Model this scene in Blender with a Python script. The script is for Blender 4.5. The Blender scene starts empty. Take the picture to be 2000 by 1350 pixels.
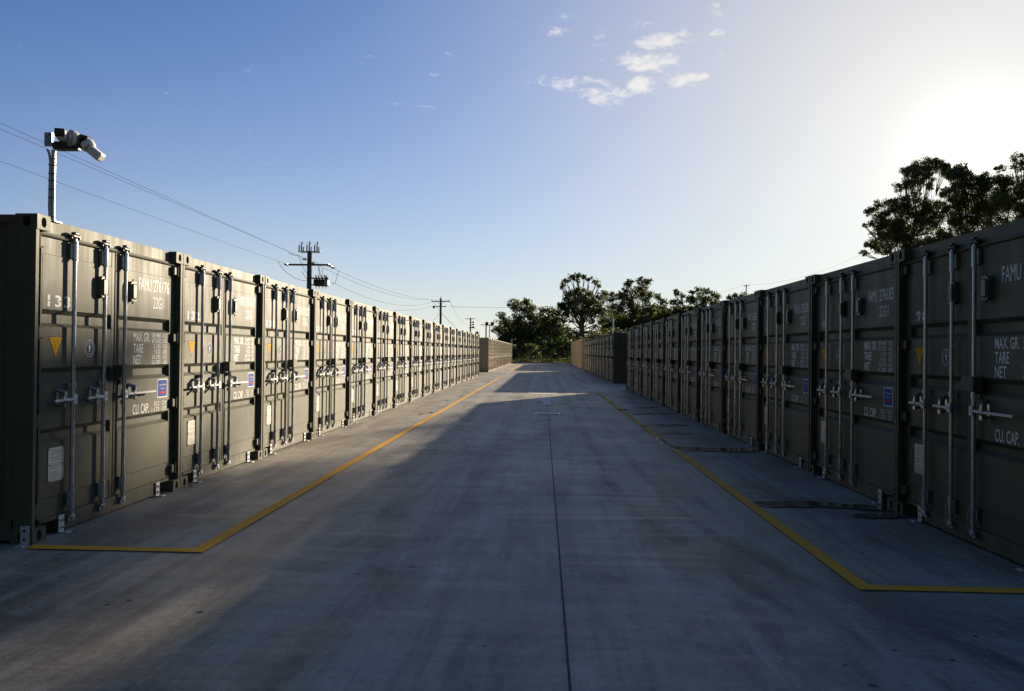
import bpy, bmesh, math, random
import numpy as np
from mathutils import Vector, Matrix
R = math.radians
random.seed(7); rng = np.random.default_rng(11)
S = bpy.context.scene
COL = S.collection

# ------------------------------------------------------------------ camera
F, YAW, PITCH, ROLL, EYE = 1490.2, -0.0409, 0.0082, 0.0107, 1.5473
fw = Vector((math.sin(YAW), math.cos(YAW), 0)).normalized()
rt = Vector((fw.y, -fw.x, 0))
fwd = (fw * math.cos(PITCH) + Vector((0, 0, math.sin(PITCH)))).normalized()
up = rt.cross(fwd).normalized()
rt2 = rt * math.cos(ROLL) + up * math.sin(ROLL)
up2 = up * math.cos(ROLL) - rt * math.sin(ROLL)
cd = bpy.data.cameras.new('camera'); cam = bpy.data.objects.new('camera', cd); COL.objects.link(cam)
m = Matrix((rt2, up2, -fwd)).transposed().to_4x4(); m.translation = Vector((0, 0, EYE)); cam.matrix_world = m
cd.sensor_width = 36; cd.lens = F * 36 / 2000; cd.clip_start = 0.1; cd.clip_end = 5000
S.camera = cam
def ray(u, v):
    return fwd + rt2 * ((u - 1000) / F) - up2 * ((v - 675) / F)
def at(u, v, Y):                       # the point of the place seen in direction (u, v) at distance Y down the yard
    d = ray(u, v); return Vector((0, 0, EYE)) + d * (Y / d.y)
def gr(u, v, z=0.0):                   # where that direction meets the ground
    d = ray(u, v); return Vector((0, 0, EYE)) + d * ((z - EYE) / d.z)

# ------------------------------------------------------------------ sky and sun
SUN_AZ, SUN_EL = R(29.0), R(12.85)
sunv = Vector((math.sin(SUN_AZ) * math.cos(SUN_EL), math.cos(SUN_AZ) * math.cos(SUN_EL), math.sin(SUN_EL)))
S.view_settings.view_transform = 'Standard'; S.view_settings.look = 'None'
S.view_settings.exposure = 1.1; S.view_settings.gamma = 1.0
w = bpy.data.worlds.new('World'); S.world = w; w.use_nodes = True
nt = w.node_tree; nt.nodes.clear()
def N(t, **k):
    n = nt.nodes.new(t)
    for a, b in k.items(): setattr(n, a, b)
    return n
def Lk(a, b): nt.links.new(a, b)
def val(x, node, i):
    if hasattr(x, 'links'): nt.links.new(x, node.inputs[i])
    else: node.inputs[i].default_value = x
def MA(op, a, b=None, c=None, clamp=False):
    n = nt.nodes.new('ShaderNodeMath'); n.operation = op; n.use_clamp = clamp
    val(a, n, 0)
    if b is not None: val(b, n, 1)
    if c is not None: val(c, n, 2)
    return n.outputs[0]
def VM(op, a, b=None, out=0):
    n = nt.nodes.new('ShaderNodeVectorMath'); n.operation = op
    val(a, n, 0)
    if b is not None: val(b, n, 1)
    return n.outputs[out]
def MIX(fac, a, b, mode='MIX', t='RGBA'):
    n = nt.nodes.new('ShaderNodeMix'); n.data_type = t; n.blend_type = mode
    val(fac, n, 0); val(a, n, 6); val(b, n, 7); return n.outputs[2]
def NOISE(vec, scale, detail=4, rough=0.5, dist=0.0, out=0):
    n = nt.nodes.new('ShaderNodeTexNoise'); n.inputs['Scale'].default_value = scale
    n.inputs['Detail'].default_value = detail; n.inputs['Roughness'].default_value = rough
    n.inputs['Distortion'].default_value = dist
    if vec is not None: nt.links.new(vec, n.inputs['Vector'])
    return n.outputs[out]
def MR(x, a, b, c=0.0, d=1.0, smooth=True):
    n = nt.nodes.new('ShaderNodeMapRange'); n.interpolation_type = 'SMOOTHSTEP' if smooth else 'LINEAR'
    val(x, n, 0)
    for i, q in enumerate((a, b, c, d)): n.inputs[i + 1].default_value = q
    return n.outputs[0]
def MAP(vec, scale=(1, 1, 1), loc=(0, 0, 0), rot=(0, 0, 0)):
    n = nt.nodes.new('ShaderNodeMapping'); nt.links.new(vec, n.inputs['Vector'])
    n.inputs['Scale'].default_value = scale; n.inputs['Location'].default_value = loc; n.inputs['Rotation'].default_value = rot
    return n.outputs[0]

sky = N('ShaderNodeTexSky', sky_type='NISHITA'); sky.sun_disc = False
sky.sun_elevation = SUN_EL; sky.sun_rotation = SUN_AZ
sky.altitude = 0; sky.air_density = 1.0; sky.dust_density = 0.3; sky.ozone_density = 4.0
SKY_S = 0.05
tc = N('ShaderNodeTexCoord').outputs['Generated']
dirn = VM('NORMALIZE', tc)
# thin broken clouds, laid out on the sky by compass direction and height
warp = NOISE(MAP(dirn, (1, 1, 2.2)), 9, 5, 0.6, out=1)
wdir = VM('ADD', dirn, VM('SCALE', VM('SUBTRACT', warp, (0.5, 0.5, 0.5)), None))
nt.nodes[-1]
for n_ in nt.nodes:
    if n_.type == 'VECT_MATH' and n_.operation == 'SCALE': n_.inputs['Scale'].default_value = 0.028
clouds = [(1125, 168, 44, 15, 1.0), (1172, 184, 40, 16, 1.0), (1300, 82, 50, 14, 1.0), (1235, 112, 32, 12, .8), (1278, 124, 38, 13, 1.1), (1250, 163, 28, 11, .95), (1337, 152, 38, 11, 1.0),
          (1098, 28, 16, 9, .6), (1088, 62, 26, 9, .8), (1168, 80, 18, 14, .6), (1262, 44, 20, 10, .55), (1400, 15, 15, 13, .65),
          (1402, 62, 15, 10, .55), (1055, 158, 20, 7, .7), (852, 146, 15, 9, .35), (732, 76, 30, 14, .16), (782, 198, 12, 8, .4),
          (882, 208, 16, 9, .5), (842, 212, 22, 6, .35), (1355, 192, 26, 8, .5), (1415, 186, 20, 6, .4), (1465, 200, 24, 8, .4),
          (1492, 150, 26, 16, .35), (1408, 106, 24, 12, .35), (1040, 134, 22, 6, .3), (745, 222, 18, 6, .25), (1625, 440, 80, 10, .75), (780, 200, 14, 7, .5),
          (1010, 70, 22, 8, .2), (700, 165, 20, 8, .2), (1210, 205, 14, 5, .4), (1250, 200, 18, 5, .4), (30, 232, 45, 7, .10), (290, 255, 40, 6, .06)]
acc = None
for (u, v, a, b, amp) in clouds:
    c = ray(u, v).normalized()
    hx = Vector((c.y, -c.x, 0)).normalized(); hz = hx.cross(c).normalized()
    df = VM('SUBTRACT', wdir, tuple(c))
    px = VM('DOT_PRODUCT', df, tuple(hx * (F / a)), out=1)
    pz = VM('DOT_PRODUCT', df, tuple(hz * (F / b)), out=1)
    d2 = MA('ADD', MA('MULTIPLY', px, px), MA('MULTIPLY', pz, pz))
    k = MA('MULTIPLY', MR(d2, 3.2, 0.0, smooth=False), amp)
    acc = k if acc is None else MA('MAXIMUM', acc, k)
fine = NOISE(MAP(dirn, (1, 1, 2.2)), 30, 9, 0.70, 0.5)
cmask = MR(MA('ADD', MA('MULTIPLY', acc, 0.52), MA('MULTIPLY', MA('SUBTRACT', fine, 0.5), 1.7)), 0.22, 0.66, 0.0, 1.0)
# grade the physical sky: deeper blue off to the sides, neutral opposite the sun, pale towards it and towards the horizon
EXPO = 1.1; K = 1.0 / (SKY_S * 2 ** EXPO)
dots0 = VM('DOT_PRODUCT', dirn, tuple(sunv), out=1); dots = MA('MAXIMUM', dots0, 0.0)
sxyz = N('ShaderNodeSeparateXYZ'); Lk(dirn, sxyz.inputs[0])
zpos = MA('MAXIMUM', sxyz.outputs[2], 0.0)
tintm = MIX(MR(dots0, -0.1, 0.42), (0.088 * K, 0.086 * K, 0.074 * K, 1), (0.002 * K, 0.076 * K, 0.134 * K, 1))  # sky far from the sun kept neutral, so the shade turns less blue
base = VM('MULTIPLY', sky.outputs[0], tintm)
fs = MA('MULTIPLY', MA('POWER', dots, 7.6), 0.83)
fh = MA('MULTIPLY', MA('EXPONENT', MA('MULTIPLY', zpos, -5.5)), MR(dots, -0.1, 0.7, 0.06, 0.95))
fac = MA('SUBTRACT', 1.0, MA('MULTIPLY', MA('SUBTRACT', 1.0, fs), MA('SUBTRACT', 1.0, fh)))
pcol = MIX(MR(zpos, 0.0, 0.34), (0.98 * K, 0.91 * K, 0.78 * K, 1), (0.92 * K, 0.82 * K, 0.68 * K, 1))
pale = MIX(fac, base, pcol)
# sky opposite the low sun dimmed further by an added factor, to darken the shade
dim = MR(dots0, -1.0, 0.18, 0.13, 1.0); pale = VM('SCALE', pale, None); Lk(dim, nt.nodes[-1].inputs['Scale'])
aur = MA('ADD', MA('MULTIPLY', MA('POWER', dots, 60.0), 0.17 * K), MA('ADD', MA('MULTIPLY', MA('POWER', dots, 500.0), 0.35 * K), MA('MULTIPLY', MA('POWER', dots, 9000.0), 8.0 * K)))
aurc = VM('SCALE', (1.0, 0.96, 0.88), None); Lk(aur, nt.nodes[-1].inputs['Scale'])
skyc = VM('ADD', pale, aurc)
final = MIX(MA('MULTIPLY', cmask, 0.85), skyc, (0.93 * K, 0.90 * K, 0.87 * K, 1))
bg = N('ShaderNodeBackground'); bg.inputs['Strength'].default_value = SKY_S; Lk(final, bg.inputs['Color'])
wo = N('ShaderNodeOutputWorld'); Lk(bg.outputs[0], wo.inputs['Surface'])

sl = bpy.data.lights.new('sun', 'SUN'); sl.energy = 5.0; sl.angle = R(0.5); sl.color = (1.0, 0.83, 0.60)
so = bpy.data.objects.new('sun', sl); COL.objects.link(so); so.rotation_mode = 'QUATERNION'
so.rotation_quaternion = sunv.to_track_quat('Z', 'Y'); so.location = sunv * 100

# ------------------------------------------------------------------ materials
def mat(name, col, rough=0.6, metal=0.0, spec=0.5):
    global nt
    m = bpy.data.materials.new(name); m.use_nodes = True; nt = m.node_tree
    b = nt.nodes['Principled BSDF']
    b.inputs['Base Color'].default_value = (*col, 1); b.inputs['Roughness'].default_value = rough
    b.inputs['Metallic'].default_value = metal; b.inputs['Specular IOR Level'].default_value = spec
    return m, b
def objvec(): return nt.nodes.new('ShaderNodeTexCoord').outputs['Object']
def posvec(): return nt.nodes.new('ShaderNodeNewGeometry').outputs['Position']
def bump(b, h, s, d=0.01):
    n = nt.nodes.new('ShaderNodeBump'); n.inputs['Strength'].default_value = s; n.inputs['Distance'].default_value = d
    nt.links.new(h, n.inputs['Height']); nt.links.new(n.outputs[0], b.inputs['Normal'])
def paint(name, c1, c2, dust, rough=0.42, dirt=0.5):
    m, b = mat(name, c1, rough, 0, 0.30)
    P = posvec()
    big = NOISE(P, 0.9, 5, 0.6)
    strk = NOISE(MAP(P, (9, 9, 0.7)), 1.0, 5, 0.62)
    spk = NOISE(P, 24, 4, 0.7)
    c = MIX(MR(big, 0.35, 0.7), (*c1, 1), (*c2, 1))
    c = MIX(MA('MULTIPLY', MR(NOISE(MAP(P, (.05, .38, .05)), 1.0, 2, .5), .4, .62), .35), c, (c1[0] * .72, c1[1] * .76, c1[2] * .8, 1))
    sm = MA('MULTIPLY', MR(strk, 0.5, 0.78), dirt)
    c = MIX(sm, c, (*dust, 1))
    c = MIX(MA('MULTIPLY', MR(spk, 0.68, 0.8), 0.5), c, (dust[0] * .5, dust[1] * .4, dust[2] * .3, 1))
    sz = nt.nodes.new('ShaderNodeSeparateXYZ'); nt.links.new(P, sz.inputs[0])
    low = MR(sz.outputs[2], 0.40, 0.0, 0.0, 1.0)
    grime = MA('MULTIPLY', low, MR(NOISE(MAP(P, (7, 7, 2.5)), 1.0, 6, .7), .42, .62))
    c = MIX(MA('MULTIPLY', grime, .55), c, (0.17, 0.145, 0.11, 1))
    chip = MR(NOISE(P, 34, 6, .8), .665, .70); c = MIX(MA('MULTIPLY', chip, MR(NOISE(P, 1.3, 3), .5, .62)), c, (0.20, 0.085, 0.035, 1))
    scr = MR(NOISE(MAP(P, (3, 3, 120), rot=(.35, .2, 0)), 1.0, 3, .6), .70, .74); c = MIX(MA('MULTIPLY', scr, .3), c, (0.32, 0.30, 0.25, 1))
    nt.links.new(c, b.inputs['Base Color'])
    nt.links.new(MR(MA('ADD', MA('MULTIPLY', big, .5), MA('MULTIPLY', strk, .5)), .3, .7, rough - .08, rough + .14), b.inputs['Roughness'])
    ob = MA('ADD', NOISE(P, 1.7, 3, 0.5), MA('MULTIPLY', NOISE(P, 6.0, 2, 0.5), .22))
    bump(b, MA('ADD', MA('MULTIPLY', ob, 1.0), MA('MULTIPLY', NOISE(P, 90, 2), .02)), 0.5, 0.012)
    return m
M = {}
M['olive'] = paint('olive_paint', (0.078, 0.077, 0.050), (0.101, 0.099, 0.065), (0.155, 0.146, 0.11), 0.56, 0.5)
M['green'] = paint('dark_green_paint', (0.055, 0.06, 0.045), (0.08, 0.08, 0.062), (0.16, 0.15, 0.12), 0.5)
M['tan'] = paint('tan_paint', (0.78, 0.60, 0.38), (0.82, 0.65, 0.42), (0.66, 0.5, 0.32), 0.5, 0.3)
M['sand'] = paint('sand_paint', (0.60, 0.51, 0.35), (0.66, 0.57, 0.39), (0.52, 0.44, 0.30), 0.5, 0.3)
def galv():
    m, b = mat('galvanised_steel', (0.5, 0.52, 0.55), 0.28, 0.92)
    P = objvec(); v = NOISE(MAP(P, (30, 30, 8)), 1, 4)
    nt.links.new(MIX(v, (0.34, 0.36, 0.40, 1), (0.56, 0.58, 0.61, 1)), b.inputs['Base Color'])
    nt.links.new(MR(v, .3, .7, .24, .38), b.inputs['Roughness'])
    return m
M['galv'] = galv()
def zinc():
    m, b = mat('bright_zinc_plate', (0.62, 0.62, 0.6), 0.5, 0.15)
    v = NOISE(objvec(), 40, 3); nt.links.new(MIX(v, (0.5, 0.5, 0.48, 1), (0.74, 0.73, 0.7, 1)), b.inputs['Base Color']); return m
M['zinc'] = zinc()
def simple(name, c, c2, rough=0.6, metal=0.0, sc=20, spec=0.5):
    m, b = mat(name, c, rough, metal, spec)
    nt.links.new(MIX(NOISE(objvec(), sc, 4, 0.6), (*c, 1), (*c2, 1)), b.inputs['Base Color']); return m
M['black'] = simple('dark_steel', (0.018, 0.018, 0.017), (0.035, 0.033, 0.03), 0.5)
M['hole_shade'] = simple('hollow_shade', (0.006, 0.006, 0.006), (0.01, 0.01, 0.01), 0.9)  # near-black colour stands in for the shade inside hollows
M['rubber'] = simple('door_gasket_rubber', (0.05, 0.048, 0.04), (0.075, 0.07, 0.055), 0.7)
def stencil(name, c, wear):
    m, b = mat(name, c, 0.6)
    v = NOISE(posvec(), 14, 5, 0.7)
    nt.links.new(MIX(MA('MULTIPLY', MR(v, .45, .75), wear), (*c, 1), (0.2, 0.19, 0.13, 1)), b.inputs['Base Color']); return m
M['letter'] = stencil('white_lettering_paint', (0.85, 0.85, 0.84), 0.2)
M['digit'] = stencil('worn_stencil_paint', (0.62, 0.64, 0.68), 0.6)
M['yellow'] = simple('yellow_vinyl', (0.80, 0.42, 0.01), (0.74, 0.38, 0.01), 0.75, 0, 20, 0.12)
M['yellowtxt'] = simple('brown_print', (0.45, 0.2, 0.01), (0.4, 0.18, 0.01), 0.75, 0, 20, 0.12)
M['blue'] = simple('blue_vinyl', (0.045, 0.085, 0.34), (0.05, 0.095, 0.37), 0.75, 0, 20, 0.12)
M['red'] = simple('red_print', (0.62, 0.05, 0.06), (0.58, 0.05, 0.06), 0.75, 0, 20, 0.12)
M['white'] = simple('white_vinyl', (0.78, 0.78, 0.78), (0.72, 0.72, 0.72), 0.75, 0, 20, 0.12)
M['ink'] = simple('dark_print', (0.05, 0.05, 0.07), (0.07, 0.07, 0.09), 0.75, 0, 20, 0.12)
M['plate'] = simple('aluminium_data_plate', (0.62, 0.57, 0.50), (0.72, 0.68, 0.60), 0.45, 0.1, 60)
M['greenbox'] = simple('green_plastic', (0.055, 0.07, 0.045), (0.075, 0.09, 0.06), 0.45)
M['camwhite'] = simple('white_camera_housing', (0.72, 0.70, 0.66), (0.78, 0.76, 0.72), 0.4)
M['camgrey'] = simple('grey_camera_ring', (0.30, 0.29, 0.33), (0.36, 0.35, 0.38), 0.45)
M['timber'] = simple('weathered_pole', (0.055, 0.06, 0.06), (0.10, 0.10, 0.095), 0.85, 0, 6)
M['glassins'] = simple('green_glass_insulator', (0.28, 0.42, 0.36), (0.4, 0.55, 0.48), 0.2)
M['porcelain'] = simple('brown_porcelain', (0.40, 0.26, 0.18), (0.5, 0.33, 0.22), 0.3)
M['wire'] = simple('overhead_conductor', (0.03, 0.033, 0.036), (0.045, 0.045, 0.05), 0.95)
M['fence'] = simple('black_fence_paint', (0.012, 0.013, 0.012), (0.02, 0.02, 0.02), 0.5)

def leafmat(name, c1, c2, tr):
    m, b = mat(name, c1, 0.55, 0, 0.35)
    v = NOISE(posvec(), 0.6, 3); v2 = NOISE(posvec(), 7.0, 2)
    c = MIX(MR(v, .3, .7), (*c1, 1), (*c2, 1)); c = MIX(MR(v2, .4, .8), c, (c2[0] * 1.35, c2[1] * 1.2, c2[2], 1))
    nt.links.new(c, b.inputs['Base Color'])
    t = nt.nodes.new('ShaderNodeBsdfTranslucent'); nt.links.new(MIX(1.0, c, (*tr, 1), 'MULTIPLY'), t.inputs['Color'])
    a = nt.nodes.new('ShaderNodeAddShader'); nt.links.new(b.outputs[0], a.inputs[0]); nt.links.new(t.outputs[0], a.inputs[1])
    nt.links.new(a.outputs[0], nt.nodes['Material Output'].inputs['Surface']); return m
M['leaf'] = leafmat('gum_leaves', (0.022, 0.036, 0.015), (0.038, 0.052, 0.021), (1.0, 0.9, 0.4))
M['leaf2'] = leafmat('shrub_leaves', (0.020, 0.040, 0.012), (0.032, 0.056, 0.016), (0.55, 0.6, 0.25))
M['bark'] = simple('gum_bark', (0.11, 0.085, 0.06), (0.20, 0.16, 0.12), 0.85, 0, 5)

def concrete():
    m, b = mat('broomed_concrete', (0.3, 0.29, 0.27), 0.6, 0, 0.30)
    P = posvec()
    sx = nt.nodes.new('ShaderNodeSeparateXYZ'); nt.links.new(P, sx.inputs[0]); X, Y = sx.outputs[0], sx.outputs[1]
    grain = NOISE(P, 75, 4, 0.8); fine = NOISE(P, 16, 6, 0.75)
    broom = NOISE(MAP(P, (2.5, 60, 1)), 1.0, 4, 0.7)
    s1 = NOISE(MAP(P, (0.5, 6.0, 1), rot=(0, 0, 0.015)), 1.0, 6, 0.68, 0.3)
    s2 = NOISE(MAP(P, (0.8, 17.0, 1)), 1.0, 5, 0.7, 0.2)
    blot = NOISE(P, 0.55, 7, 0.66, 0.8); blot2 = NOISE(MAP(P, (1.0, 0.4, 1)), 1.3, 6, 0.65, 0.7); pat = NOISE(MAP(P, loc=(7, 3, 0)), 2.6, 6, 0.7, 0.5)
    lon = NOISE(MAP(P, (4.5, 0.22, 1), rot=(0, 0, -0.06)), 1.0, 5, 0.65, 0.3)
    def track(x0, curv, y0, wd, amp):
        dy = MA('MAXIMUM', MA('SUBTRACT', y0, Y), 0.0)
        cx = MA('ADD', MA('MULTIPLY', MA('MULTIPLY', dy, dy), curv), x0)
        return MA('MULTIPLY', MR(MA('ABSOLUTE', MA('SUBTRACT', X, cx)), wd, wd * .2), amp)
    t = MA('MAXIMUM', track(.80, .040, 9, .15, .9), track(1.30, .052, 8.5, .13, .7))
    t = MA('MAXIMUM', t, MA('MAXIMUM', track(-.75, -.006, 12, .2, .6), track(-1.7, -0.012, 12, .2, .5)))
    t = MA('MULTIPLY', t, MR(NOISE(MAP(P, (5, .5, 1)), 1.2, 5, .7), .36, .6))
    lt = MA('MULTIPLY', MA('MAXIMUM', track(.45, .02, 10, .22, .7), track(-.35, -.02, 9, .3, .5)), MR(NOISE(MAP(P, (6, .4, 1), loc=(3, 1, 0)), 1.2, 5, .7), .4, .65))
    far = MR(Y, 5.0, 10.0, 0.35, 1.0)
    c = MIX(MR(blot, .3, .7), (0.2348, 0.2145, 0.1766, 1), (0.4053, 0.3738, 0.3114, 1))
    c = MIX(MA('MULTIPLY', MR(blot2, .44, .62), .8), c, (0.1493, 0.1301, 0.1046, 1))
    c = MIX(MA('MULTIPLY', MR(pat, .54, .72), .5), c, (0.5121, 0.4775, 0.4055, 1))
    c = MIX(MA('MULTIPLY', MR(lon, .5, .72), .42), c, (0.5121, 0.4775, 0.4121, 1)); c = MIX(MA('MULTIPLY', MR(lon, .50, .34), .6), c, (0.1352, 0.1219, 0.1021, 1))
    c = MIX(MA('MULTIPLY', MA('MULTIPLY', MR(s1, .52, .72), .6), far), c, (0.5405, 0.4983, 0.4186, 1)); c = MIX(MA('MULTIPLY', MA('MULTIPLY', MR(s1, .47, .3), .55), far), c, (0.121, 0.1107, 0.0941, 1))
    c = MIX(MA('MULTIPLY', MA('MULTIPLY', MR(s2, .48, .32), .55), far), c, (0.121, 0.1107, 0.0941, 1)); c = MIX(MA('MULTIPLY', MA('MULTIPLY', MR(s2, .54, .7), .4), far), c, (0.5121, 0.4775, 0.4055, 1))
    c = MIX(MA('MULTIPLY', lt, .5), c, (0.5405, 0.5053, 0.4448, 1))
    c = MIX(t, c, (0.0739, 0.0678, 0.0588, 1))
    c = MIX(MA('MULTIPLY', MR(fine, .52, .68), .35), c, (0.4836, 0.4568, 0.3924, 1)); c = MIX(MA('MULTIPLY', MR(fine, .48, .33), .45), c, (0.1067, 0.0969, 0.0811, 1))
    c = MIX(MA('MULTIPLY', MR(grain, .46, .34), .6), c, (0.0853, 0.0775, 0.0654, 1)); c = MIX(MA('MULTIPLY', MR(grain, .56, .68), .4), c, (0.569, 0.5399, 0.4709, 1))
    c = MIX(MA('MULTIPLY', MR(broom, .46, .32), .35), c, (0.0996, 0.0928, 0.0785, 1))
    for sc_, r0, g0 in ((1.7, .050, .46), (4.3, .085, .52)):
        sp = nt.nodes.new('ShaderNodeTexVoronoi'); sp.inputs['Scale'].default_value = sc_; nt.links.new(P, sp.inputs['Vector'])
        c = MIX(MA('MULTIPLY', MR(sp.outputs['Distance'], r0, r0 * .6), MR(blot2, g0 - .06, g0)), c, (0.0312, 0.0277, 0.0236, 1))
    nt.links.new(c, b.inputs['Base Color'])
    nt.links.new(MR(MA('ADD', MA('MULTIPLY', blot, .5), MA('MULTIPLY', s1, .5)), .3, .7, .44, .72), b.inputs['Roughness'])
    bump(b, MA('ADD', MA('ADD', MA('MULTIPLY', broom, .5), MA('MULTIPLY', fine, .5)), MA('MULTIPLY', grain, .3)), 0.55, 0.006)
    return m
M['concrete'] = concrete()
def dirt():
    m, b = mat('grass_and_dirt', (0.08, 0.09, 0.04), 0.95)
    P = posvec(); v = NOISE(P, 0.25, 6, .65); v2 = NOISE(P, 9, 4, .7)
    c = MIX(MR(v, .35, .65), (0.055, 0.075, 0.022, 1), (0.13, 0.125, 0.05, 1)); c = MIX(MA('MULTIPLY', v2, .5), c, (0.03, 0.035, 0.012, 1))
    nt.links.new(c, b.inputs['Base Color']); bump(b, v2, 1.0, 0.15); return m
M['dirt'] = dirt()
def roadpaint(name, c, wear=.5):
    m, b = mat(name, c, 0.75, 0, 0.2)
    P = posvec(); v = NOISE(P, 30, 5, .7); v2 = NOISE(P, 3, 4, .6)
    cc = MIX(MA('MULTIPLY', MR(v, .45, .75), wear), (*c, 1), (c[0] * .5 + .06, c[1] * .5 + .06, c[2] * .5 + .06, 1))
    cc = MIX(MA('MULTIPLY', MR(NOISE(MAP(P, (1, 6, 1)), 9, 6, .75), .52, .66), wear * 1.1), cc, (0.2, 0.19, 0.165, 1))
    cc = MIX(MA('MULTIPLY', MR(v2, .4, .8), .3), cc, (c[0] * .7, c[1] * .65, c[2] * .7 + .02, 1))
    nt.links.new(cc, b.inputs['Base Color']); return m
M['yline'] = roadpaint('yellow_line_paint', (0.88, 0.42, 0.02))
M['wline'] = roadpaint('white_line_paint', (0.78, 0.78, 0.77), .4)
def water():
    m, b = mat('standing_water', (0.035, 0.035, 0.033), 0.18, 0, 0.6); return m
M['water'] = water()
M['damp'] = simple('damp_concrete', (0.07, 0.068, 0.062), (0.11, 0.105, 0.095), 0.4, 0, 12)
M['joint'] = simple('joint_sealant', (0.012, 0.012, 0.012), (0.025, 0.025, 0.022), 0.8)
M['newconc'] = simple('pale_concrete', (0.42, 0.40, 0.37), (0.5, 0.48, 0.44), 0.8, 0, 4)
M['leafdry'] = simple('dry_leaves', (0.05, 0.03, 0.015), (0.10, 0.06, 0.03), 0.8)

# ------------------------------------------------------------------ mesh helpers
class MB:
    def __init__(s): s.v = []; s.f = []; s.mi = []
    def face(s, pts, mi=0):
        i = len(s.v); s.v += [tuple(p) for p in pts]; s.f.append(tuple(range(i, i + len(pts)))); s.mi.append(mi)
    def box(s, a, b, mi=0, rot=None, piv=None):
        x0, y0, z0 = a; x1, y1, z1 = b
        P = [Vector(p) for p in ((x0, y0, z0), (x1, y0, z0), (x1, y1, z0), (x0, y1, z0), (x0, y0, z1), (x1, y0, z1), (x1, y1, z1), (x0, y1, z1))]
        if rot is not None:
            piv = Vector(piv) if piv is not None else sum(P, Vector()) / 8
            P = [rot @ (p - piv) + piv for p in P]
        i = len(s.v); s.v += [tuple(p) for p in P]
        for q in ((0, 3, 2, 1), (4, 5, 6, 7), (0, 1, 5, 4), (1, 2, 6, 5), (2, 3, 7, 6), (3, 0, 4, 7)):
            s.f.append(tuple(i + k for k in q)); s.mi.append(mi)
        return s
    def bbox(s, a, b, c=0.004, mi=0):       # box with chamfered edges
        bm = bmesh.new(); bmesh.ops.create_cube(bm, size=1)
        for v in bm.verts: v.co = Vector([(a[k] + b[k]) / 2 + v.co[k] * (b[k] - a[k]) for k in range(3)])
        bmesh.ops.bevel(bm, geom=list(bm.edges), offset=c, segments=1, affect='EDGES', profile=.5)
        i = len(s.v); bm.verts.index_update(); s.v += [tuple(v.co) for v in bm.verts]
        for f in bm.faces: s.f.append(tuple(i + v.index for v in f.verts)); s.mi.append(mi)
        bm.free(); return s
    def tube(s, pts, rad, n=8, mi=0, cap=True):
        pts = [Vector(p) for p in pts]; rad = rad if isinstance(rad, (list, tuple)) else [rad] * len(pts)
        base = len(s.v); prev = None
        for k, p in enumerate(pts):
            d = (pts[min(k + 1, len(pts) - 1)] - pts[max(k - 1, 0)]).normalized()
            if prev is None: a = d.orthogonal().normalized()
            else: a = (prev - d * prev.dot(d)); a = a.normalized() if a.length > 1e-6 else d.orthogonal().normalized()
            prev = a; b_ = d.cross(a)
            for j in range(n):
                t = 2 * math.pi * j / n; s.v.append(tuple(p + (a * math.cos(t) + b_ * math.sin(t)) * rad[k]))
        for k in range(len(pts) - 1):
            for j in range(n):
                j2 = (j + 1) % n
                s.f.append((base + k * n + j, base + k * n + j2, base + (k + 1) * n + j2, base + (k + 1) * n + j)); s.mi.append(mi)
        if cap:
            s.f.append(tuple(base + j for j in reversed(range(n)))); s.mi.append(mi)
            s.f.append(tuple(base + (len(pts) - 1) * n + j for j in range(n))); s.mi.append(mi)
        return s
    def prism(s, poly, o, ua, va, na, d, mi=0):    # polygon (2-D) in the plane ua/va at o, extruded d along na
        o, ua, va, na = map(Vector, (o, ua, va, na)); n = len(poly); i = len(s.v)
        s.v += [tuple(o + ua * x + va * y) for x, y in poly] + [tuple(o + ua * x + va * y + na * d) for x, y in poly]
        s.f.append(tuple(i + k for k in reversed(range(n)))); s.mi.append(mi)
        s.f.append(tuple(i + n + k for k in range(n))); s.mi.append(mi)
        for k in range(n): s.f.append((i + k, i + (k + 1) % n, i + n + (k + 1) % n, i + n + k)); s.mi.append(mi)
        return s
    def holeface(s, o, ua, va, na, W, H, a, b, depth, mi=0, mh=1, sup=2.6):   # rectangle with an oval pocket
        o, ua, va, na = map(Vector, (o, ua, va, na)); K = 24; ro = []; ri = []
        for k in range(K):
            t = 2 * math.pi * (k + .5) / K; c, q = math.cos(t), math.sin(t)
            sc = 1 / max(abs(c) / (W / 2), abs(q) / (H / 2)); ro.append((c * sc, q * sc))
            e = (abs(c) ** sup + abs(q) ** sup) ** (-1 / sup); ri.append((c * e * a, q * e * b))
        # add true corners
        base = len(s.v)
        s.v += [tuple(o + ua * x + va * y) for x, y in ro] + [tuple(o + ua * x + va * y) for x, y in ri] + [tuple(o + ua * x + va * y - na * depth) for x, y in ri]
        for k in range(K):
            k2 = (k + 1) % K
            x, y = ro[k]; x2, y2 = ro[k2]
            if abs(abs(x) - W / 2) < 1e-6 and abs(abs(y2) - H / 2) < 1e-6 or abs(abs(y) - H / 2) < 1e-6 and abs(abs(x2) - W / 2) < 1e-6:
                cx = math.copysign(W / 2, x + x2); cy = math.copysign(H / 2, y + y2)
                ci = len(s.v); s.v.append(tuple(o + ua * cx + va * cy)); s.f.append((base + k, ci, base + k2, base + K + k2, base + K + k))
            else: s.f.append((base + k, base + k2, base + K + k2, base + K + k))
            s.mi.append(mi)
            s.f.append((base + K + k, base + K + k2, base + 2 * K + k2, base + 2 * K + k)); s.mi.append(mi)
        s.f.append(tuple(base + 2 * K + k for k in range(K))); s.mi.append(mh)
        return s
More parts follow.
